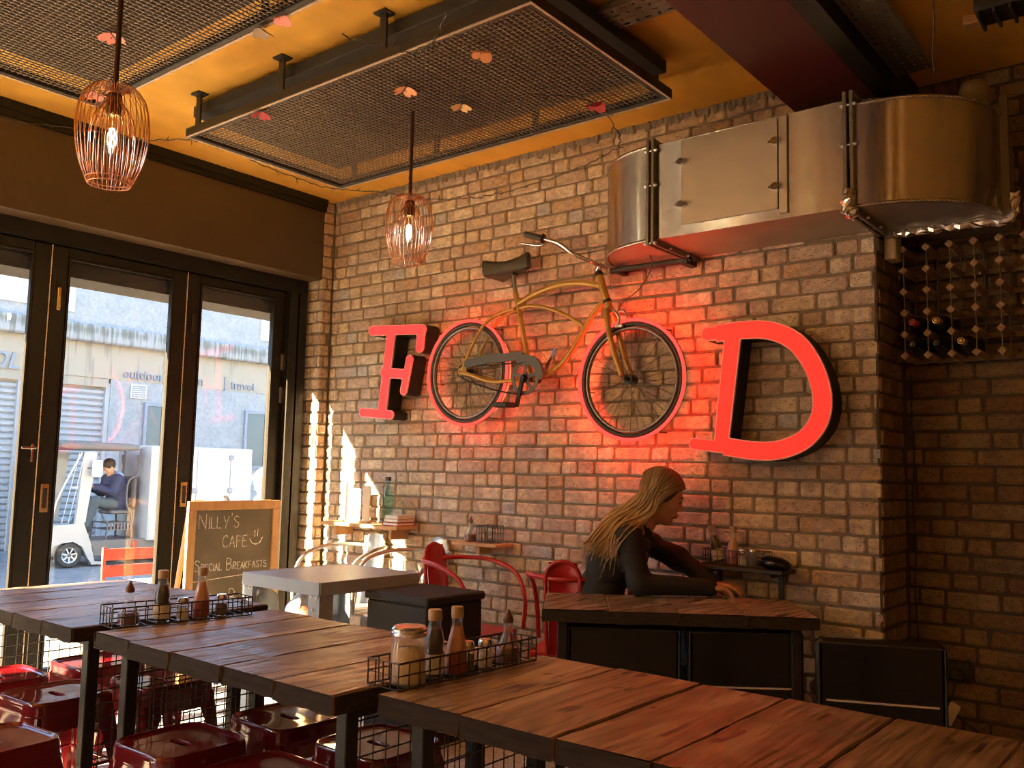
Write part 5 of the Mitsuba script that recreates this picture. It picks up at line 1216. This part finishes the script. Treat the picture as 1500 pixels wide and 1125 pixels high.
for i in range(7): put('rack_bar', box(CX_ - .165, CX_ - .15, 2.99 + i * .055, 3.015 + i * .055, .25, .375), 'cart_dark', ct)
cb = put('cargo_box', box(CX_ - 1.02, CX_ + .05, 3.50, 5.40, .08, 1.60, .02), 'cart_white', ct)
for y in (4.32, 4.96): put('door_seam', box(CX_ + .048, CX_ + .054, y - .006, y + .006, .20, 1.54), 'sign_grey', cb)
for y, z in ((4.30, .88), (4.97, 1.44), (4.97, .88), (3.90, 1.42)): put('latch', box(CX_ + .05, CX_ + .075, y - .05, y + .04, z - .04, z + .04, .01), 'sign_grey', cb)
put('reflector', box(CX_ + .0, CX_ + .012, 3.30 - .02, 3.36, -.02, .10, .004), 'red_wood', ct)
DXF = X(CX_ - .44, 3.12, 0, rz=-90)                                   # local x = towards the nose (-y)
HMd = head_pose((.06, 0, 1.235), 34, s=1.0)
dh = hand_bones((.30, -.14, .90), (.9, .3, .05), (0, .3, .95), 1, .9, 1.05) + hand_bones((.33, .10, .93), (.85, -.5, 0), (.1, -.3, .9), -1, .9, 1.05)
def d_torso(p, g=0.0):
    d = sdc(p, (-.10, -.06, .66), (-.10, .06, .66), .125 + g); d = smin(d, sdc(p, (-.10, -.06, .82), (-.10, .06, .82), .115 + g), .08); d = smin(d, sdc(p, (-.05, -.08, .98), (-.05, .08, .98), .115 + g), .08)
    return smin(d, sdc(p, (-.01, -.155, 1.055), (-.01, .155, 1.055), .058 + g), .06)
figure('person', 'young man in a navy padded jacket and jeans reading in the open cart', DXF, dict(neck0=(.03, 0, 1.19), neck1=(0, 0, 1.07), lo=(-.34, -.36, .10), hi=(.66, .36, 1.40)), HMd,
       [((-.0, -.175, 1.045), (.04, -.235, .835), .056, .048), ((.04, -.235, .835), (.28, -.15, .895), .046, .034), ((.0, .175, 1.045), (.08, .22, .85), .056, .048), ((.08, .22, .85), (.31, .11, .925), .046, .034)],
       [((-.08, -.09, .645), (.34, -.12, .69), .085, .062), ((.34, -.12, .69), (.52, -.12, .32), .060, .042), ((-.08, .09, .645), (.32, .13, .70), .085, .062), ((.32, .13, .70), (.42, .13, .34), .060, .042), ((.51, -.12, .25), (.63, -.12, .20), .042, .034), ((.42, .13, .27), (.55, .13, .22), .042, .034)],
       'navy_cloth', 'slate_cloth', .0085, 'blue_cloth', hands=dh, torso=d_torso)
bk2 = thing('notebook', 'white sheet held by the young man in the cart', 'paper'); put('sheet', box(-.13, .13, -.10, .10, -.006, .006, .002), 'paper', bk2, xf=DXF @ X(.47, -.02, .925, ry=8))
# ---- red folding chair in the sun, a scooter mirror and a seated person beyond the last pane
rc = thing('folding_chair', 'bright red slatted folding chair on the pavement outside the glass doors', 'chair'); RX = X(-1.45, -.60, PZ, rz=-6)
for z in (.62, .74): put('back_slat', box(-.012, .012, -.215, .215, z, z + .085, .004), 'red_wood', rc, xf=RX)
for y in (-.20, .20): put('post', bar((.03, y, 0), (-.012, y, .835), .03, .022, up=(0, 1, 0)), 'red_wood', rc, xf=RX); put('leg', bar((-.36, y * .9, 0), (.02, y * .9, .45), .03, .022, up=(0, 1, 0)), 'red_wood', rc, xf=RX)
for i in range(6): put('seat_slat', box(-.36 + i * .062, -.31 + i * .062, -.20, .20, .44, .455, .003), 'red_wood', rc, xf=RX)
sm_ = thing('scooter_mirror', 'round white scooter mirror outside the last glass pane', 'mirror'); put('mirror_head', xm(lathe([(.0006, -.012), (.05, -.010), (.06, 0), (.05, .014), (.0006, .02)], 24), X(-2.0, .45, .955, ry=90, rz=20)), 'white_plastic', sm_, True)
put('mirror_stem', tube(bez([(-2.0, .45, .90), (-2.0, .46, .84), (-2.02, .47, .70), (-2.02, .48, .30), (-2.02, .48, PZ)], 5), .009, 8), 'chrome', sm_, True)
SXF = X(-2.0, .98, -.02, rz=-100)
def s_torso(p, g=0.0):
    d = sdc(p, (-.06, -.06, .56), (-.06, .06, .56), .12 + g); d = smin(d, sdc(p, (-.05, -.06, .80), (-.05, .06, .80), .115 + g), .08); return smin(d, sdc(p, (-.02, -.14, .98), (-.02, .14, .98), .055 + g), .06)
figure('person', 'person in pale cream clothes looking at a phone beyond the last glass pane', SXF, dict(neck0=(.01, 0, 1.12), neck1=(-.01, 0, 1.0), lo=(-.30, -.34, -.10), hi=(.62, .34, 1.36)), head_pose((.03, 0, 1.17), 22),
       [((-.02, -.165, .97), (.03, -.21, .76), .050, .042), ((.03, -.21, .76), (.24, -.10, .90), .040, .030), ((-.02, .165, .97), (.03, .21, .76), .050, .042), ((.03, .21, .76), (.24, .08, .90), .040, .030)],
       [((-.04, -.09, .52), (.40, -.11, .52), .085, .06), ((.40, -.11, .52), (.40, -.11, .0), .058, .042), ((-.04, .09, .52), (.40, .11, .52), .085, .06), ((.40, .11, .52), (.40, .11, .0), .058, .042), ((.40, -.11, -.075), (.53, -.11, -.08), .035, .030), ((.40, .11, -.075), (.53, .11, -.08), .035, .030)],
       'cream_cloth', 'cream_cloth', .009, hair='cream_cloth', male=False, torso=s_torso, hands=hand_bones((.25, -.09, .91), (.8, .4, .3), (.3, .2, -.9), -1, .6) + hand_bones((.25, .07, .91), (.8, -.4, .3), (.3, -.2, -.9), 1, .6))
ph_ = thing('phone', 'phone in the hands of the pale dressed person outside', 'phone'); put('body', box(-.006, .006, -.036, .036, -.075, .075, .004), 'black_gloss', ph_, xf=SXF @ X(.36, 0, .985, ry=30))
bs = thing('bench', 'pale wooden bench outside under the person in cream clothes', 'bench'); put('seat', box(-.20, .22, -.5, .5, .36, .40, .004), 'pine', bs, xf=SXF); 
for y in (-.42, .42): put('leg', box(-.18, .18, y - .03, y + .03, -.128, .358, .003), 'pine', bs, xf=SXF)
# ---------------------------------------------------------------- blackboard, wine rack and small things
ab = thing('blackboard', 'wooden framed A-board blackboard with chalk writing beside the glass doors', 'blackboard')
B0, B1, BZ = -1.135, -.475, 1.085                                     # y range, top
def brd(xa, lean, suffix):
    pass
for a, y0, y1, z0, z1 in ((0, B0, B1, BZ - .055, BZ), (1, B0, B1, .10, .15), (2, B0, B0 + .055, .15, BZ - .055), (3, B1 - .055, B1, .15, BZ - .055)):
    put('frame_rail', box(.125, .15, y0, y1, z0, z1, .003), 'pine', ab)
put('board', box(.128, .138, B0 + .055, B1 - .055, .15, BZ - .055), 'slate_black_paint', ab)
for y in (B0 + .03, B1 - .03): put('back_leg', bar((.115, y, BZ - .03), (-.09, y, 0), .03, .02, up=(0, 1, 0)), 'pine', ab); put('front_leg', box(.127, .148, y - .02, y + .02, 0, .10), 'pine', ab)
put('hinge', box(.10, .127, B1 - .12, B1 - .06, BZ - .01, BZ + .004), 'brass', ab); put('hinge', box(.10, .127, B0 + .06, B0 + .12, BZ - .01, BZ + .004), 'brass', ab)
# chalk strokes: letters on a 4 x 6 grid
GL = {'N': [[(0, 0), (0, 6), (3.4, 0), (3.4, 6)]], 'I': [[(.6, 0), (.6, 6)]], 'L': [[(0, 6), (0, 0), (2.6, 0)]], 'Y': [[(0, 6), (1.6, 3)], [(3.2, 6), (1.2, 0)]], "'": [[(.6, 6.4), (.4, 5)]],
      'S': [[(3, 5.2), (2, 6), (.6, 5.6), (.2, 4.4), (1.4, 3.2), (2.8, 2.2), (2.8, .8), (1.6, 0), (.1, .6)]], 'C': [[(3, 5), (2, 6), (.7, 5.2), (.1, 3), (.7, .8), (2, 0), (3, .9)]], 'A': [[(0, 0), (1.7, 6), (3.2, 0)], [(.6, 2.2), (2.7, 2.2)]],
      'F': [[(0, 0), (0, 6), (2.8, 6)], [(0, 3.2), (2.2, 3.2)]], 'E': [[(2.8, 6), (0, 6), (0, 0), (2.8, 0)], [(0, 3.2), (2.2, 3.2)]], 'P': [[(0, 0), (0, 6), (2, 6), (2.9, 4.8), (2, 3.2), (0, 3)]], 'B': [[(0, 0), (0, 6), (1.9, 6), (2.6, 4.7), (1.8, 3.3), (0, 3.2), (2.1, 3), (3, 1.6), (2, 0), (0, 0)]],
      'R': [[(0, 0), (0, 6), (2, 6), (2.8, 4.8), (2, 3.2), (0, 3), (3, 0)]], 'K': [[(0, 0), (0, 6)], [(2.8, 6), (0, 2.8), (3, 0)]], 'T': [[(1.6, 0), (1.6, 6)], [(0, 6), (3.2, 6)]], 'g': [[(2.6, 3.2), (1.4, 4), (.2, 2.6), (.8, .4), (2.2, .8), (2.7, 3.6), (2.5, -1.4), (1.2, -2.2), (.2, -1.4)]],
      'a': [[(2.5, 3.2), (1.2, 3.8), (.2, 2), (.8, .1), (2, .6), (2.6, 3.4), (2.6, .4), (3.1, 0)]], 'c': [[(2.5, 3.2), (1.3, 3.8), (.2, 2), (1, .1), (2.5, .6)]], 'o': [[(1.3, 3.8), (.2, 2.2), (.9, .1), (2.2, .6), (2.5, 2.6), (1.3, 3.8)]], 'n': [[(.1, 0), (.1, 3.8), (.2, 2.6), (1.4, 3.8), (2.3, 3), (2.5, 0)]], ',': [[(.5, .5), (.1, -1.2)]], '&': [[(3, 0), (.6, 4.8), (1.2, 6), (2, 5), (.2, 1.6), (1, 0), (2.8, 2)]],
      'r': [[(.1, 0), (.1, 3.8), (.3, 2.8), (1.6, 3.8)]], 'e': [[(.2, 2), (2.4, 2.2), (1.6, 3.8), (.3, 2.6), (.6, .3), (2.4, .5)]], 'd': [[(2.4, 3), (1.2, 3.8), (.2, 2), (1, .1), (2.3, 1), (2.4, 6), (2.6, 0)]]}
def chalk(text, y, z, h, w=.0042, sl=0.0, small=.72, caps=True):
    out = []; r = np.random.default_rng(len(text)); u = h / 6
    for i, c in enumerate(text):
        if c == ' ': y += u * 2.6; continue
        s = u * (small if (caps and c.isupper() and i and text[i - 1] != ' ') else 1)
        for st in GL[c]:
            p = np.array([(y + a * s + r.normal(0, .0012), z + b * s + r.normal(0, .0012)) for a, b in st]); p = bez(np.c_[p[:, 0] * 0, p], 4) if c in 'SCPBRgaconed&' else np.c_[p[:, 0] * 0, p]
            out.append(extr(LineString(p[:, 1:]).buffer(w / 2, cap_style='round', quad_segs=2), .0012))
        y += s * (max(a for st in GL[c] for a, b in st) + 1.1); z += sl
    m = cat(out); v = m.vertices; return tm(np.c_[.1381 + v[:, 2], v[:, 0], v[:, 1]], m.faces)
wr_ = [chalk("NILLY'S", -1.055, .920, .085, small=.82), chalk('CAFE', -.885, .80, .072, small=.95), chalk('SPECIAL BREAKFASTS', -1.07, .665, .066, small=.62), chalk('Egg, Bacon, ', -1.045, .455, .085, caps=False), chalk('Bread & Sc', -1.045, .255, .085, caps=False)]
sml = [extr(LineString([(-.655, .86), (-.655, .90)]).buffer(.003), .0012), extr(LineString([(-.635, .862), (-.633, .902)]).buffer(.003), .0012), extr(LineString([(-.69, .845), (-.675, .82), (-.645, .81), (-.615, .82), (-.598, .85)]).buffer(.003), .0012), extr(LineString([(-1.075, .605), (-.60, .635)]).buffer(.0025), .0012)]
sml = cat(sml); wr_.append(tm(np.c_[.1381 + sml.vertices[:, 2], sml.vertices[:, :2]], sml.faces))
for w in wr_: k = put('chalk_writing', w, 'chalk', ab); labels[k] = {'kind': 'stuff'}
# wine rack in the recess: wooden blocks with galvanised straps
wk = thing('wine_rack', 'wooden wine rack with metal straps hung on the dark wall of the recess', 'wine rack')
RX0, RZ0, P_, NX, NZ = 3.865, 1.86, .098, 7, 6
for i in range(NX + 1):
    for j in range(NZ):
        x, z = RX0 + i * P_, RZ0 + j * P_
        if x > 4.7: continue
        put('rail', xm(box(-.014, .014, -.13, .10, -.014, .014, .003), X(x, .235, z, ry=45)), 'rack_wood', wk)
    put('strap', box(RX0 + i * P_ - .001, RX0 + i * P_ + .001, .115, .135, RZ0, RZ0 + (NZ - 1) * P_), 'tray_grey', wk); put('strap', box(RX0 + i * P_ - .001, RX0 + i * P_ + .001, .31, .33, RZ0, RZ0 + (NZ - 1) * P_), 'tray_grey', wk)
for j in range(NZ): put('cross_rail', box(RX0, RX0 + NX * P_, .318, .335, RZ0 + j * P_ - .012, RZ0 + j * P_ + .012, .002), 'rack_wood', wk)
bp = lathe([(.0006, 0), (.036, 0), (.038, .006), (.038, .175), (.030, .205), (.016, .225), (.0142, .235), (.0142, .290), (.0006, .292)], 24)
for i, j, capm, l in ((0, 1, 'paper_red', 'dark wine bottle with red cap, upper left in the wine rack'), (1, 1, 'gold_foil', 'dark wine bottle with gold cap, second in the upper bottle row of the wine rack'), (0, 0, 'black_gloss', 'black capped wine bottle at the lower left of the wine rack'), (1, 0, 'black_gloss', 'black capped wine bottle, second in the bottom row of the wine rack'), (2, 0, 'gold_foil', 'dark wine bottle with gold cap, rightmost in the bottom row of the wine rack')):
    t = thing('wine_bottle', l, 'bottle', None); xf = X(RX0 + (i + .5) * P_, .345, RZ0 + (j + .5) * P_ - .004, rx=90)
    put('glass', bp, 'bottle_black', t, True, xf=xf)
    put('capsule', lathe([(.0150, .232), (.0150, .292), (.0120, .2935), (.0006, .2935)], 20), capm, t, 40, xf=xf)
    put('capsule_ring', lathe([(.0070, .2936), (.0070, .2950), (.0110, .2950), (.0110, .2936)], 18), 'black_gloss', t, xf=xf)
# small fittings on the recess wall
jb = thing('junction_box', 'small beige junction box high on the side of the brick pier', 'box'); put('body', box(3.793, 3.845, .07, .17, 2.305, 2.44, .006), 'cream_plastic', jb); put('screw', cat(rod((3.845, .12, 2.40), (3.847, .12, 2.40), .005, 8)), 'zinc', jb)
sk = thing('power_socket', 'black double power socket low on the recess wall', 'socket'); put('plate', box(3.90, 4.05, .325, .352, .415, .50, .006), 'black_rubber', sk); put('switch', box(3.912, 3.93, .318, .326, .465, .485, .002), 'label_white', sk); put('switch', box(3.94, 3.958, .318, .326, .465, .485, .002), 'label_white', sk)
pg = thing('plug', 'black plug with cable in the power socket', 'plug'); put('body', box(3.975, 4.03, .27, .322, .425, .475, .012), 'black_rubber', pg); put('cable', tube(bez([(4.0, .275, .43), (4.0, .25, .38), (3.97, .27, .32), (4.06, .28, .24), (4.16, .30, .16), (4.2, .30, .02)], 7), .005, 6), 'black_rubber', pg, True)
tg = thing('cable_tag', 'beige paper tag hanging from the plug cable', 'tag'); put('tag', xm(box(-.022, .022, -.001, .001, -.05, .05), X(3.985, .262, .285, ry=25)), 'cream_plastic', tg)
cbk = thing('wall_cable', 'thin black cable running down the corner of the recess', 'cable'); put('cable', tube(bez([(3.83, .344, 1.80), (3.828, .345, 1.6), (3.835, .344, 1.4), (3.825, .345, 1.2), (3.835, .344, 1.0), (3.828, .344, .8), (3.845, .344, .5), (3.90, .344, .45)], 6), .0035, 5), 'black_rubber', cbk, True)
# fittings on the dark ceiling at the right
sf = thing('spot_fitting', 'black ceiling spotlight fitting at the top right corner', 'lamp'); put('housing', box(4.30, 4.52, -.50, -.34, 3.09, 3.19, .01), 'black_steel', sf); put('mount', box(4.36, 4.44, -.45, -.39, 3.19, 3.21), 'black_steel', sf)
for i in range(4): put('fin', box(4.31 + i * .055, 4.32 + i * .055, -.495, -.345, 3.07, 3.089), 'black_steel', sf)
wbk = thing('wood_batten', 'short wooden batten screwed to the ceiling at the far right', 'batten'); put('batten', xm(box(-.09, .12, -.02, .02, 0, .04, .003), X(4.30, -.22, 3.168, rz=5)), 'pine', wbk)
fd = thing('flue_pipe', 'dull brown domed pipe end above the right duct elbow', 'pipe'); put('pipe', lathe([(.0006, 2.86), (.062, 2.86), (.062, 2.98), (.05, 3.01), (.0006, 3.02)], 24), 'pipe_brown', fd, True, xf=X(4.20, -.0, 0))
pr('pipe_brown', (.16, .11, .05), .6)
hg = thing('hanging_cable', 'thin dark cable hanging from the ceiling at the far right', 'cable'); put('cable', tube(bez([(4.16, -.50, 3.2), (4.15, -.45, 3.1), (4.13, -.40, 3.0), (4.13, -.36, 2.94)], 6), .003, 5), 'wire_black', hg, True)
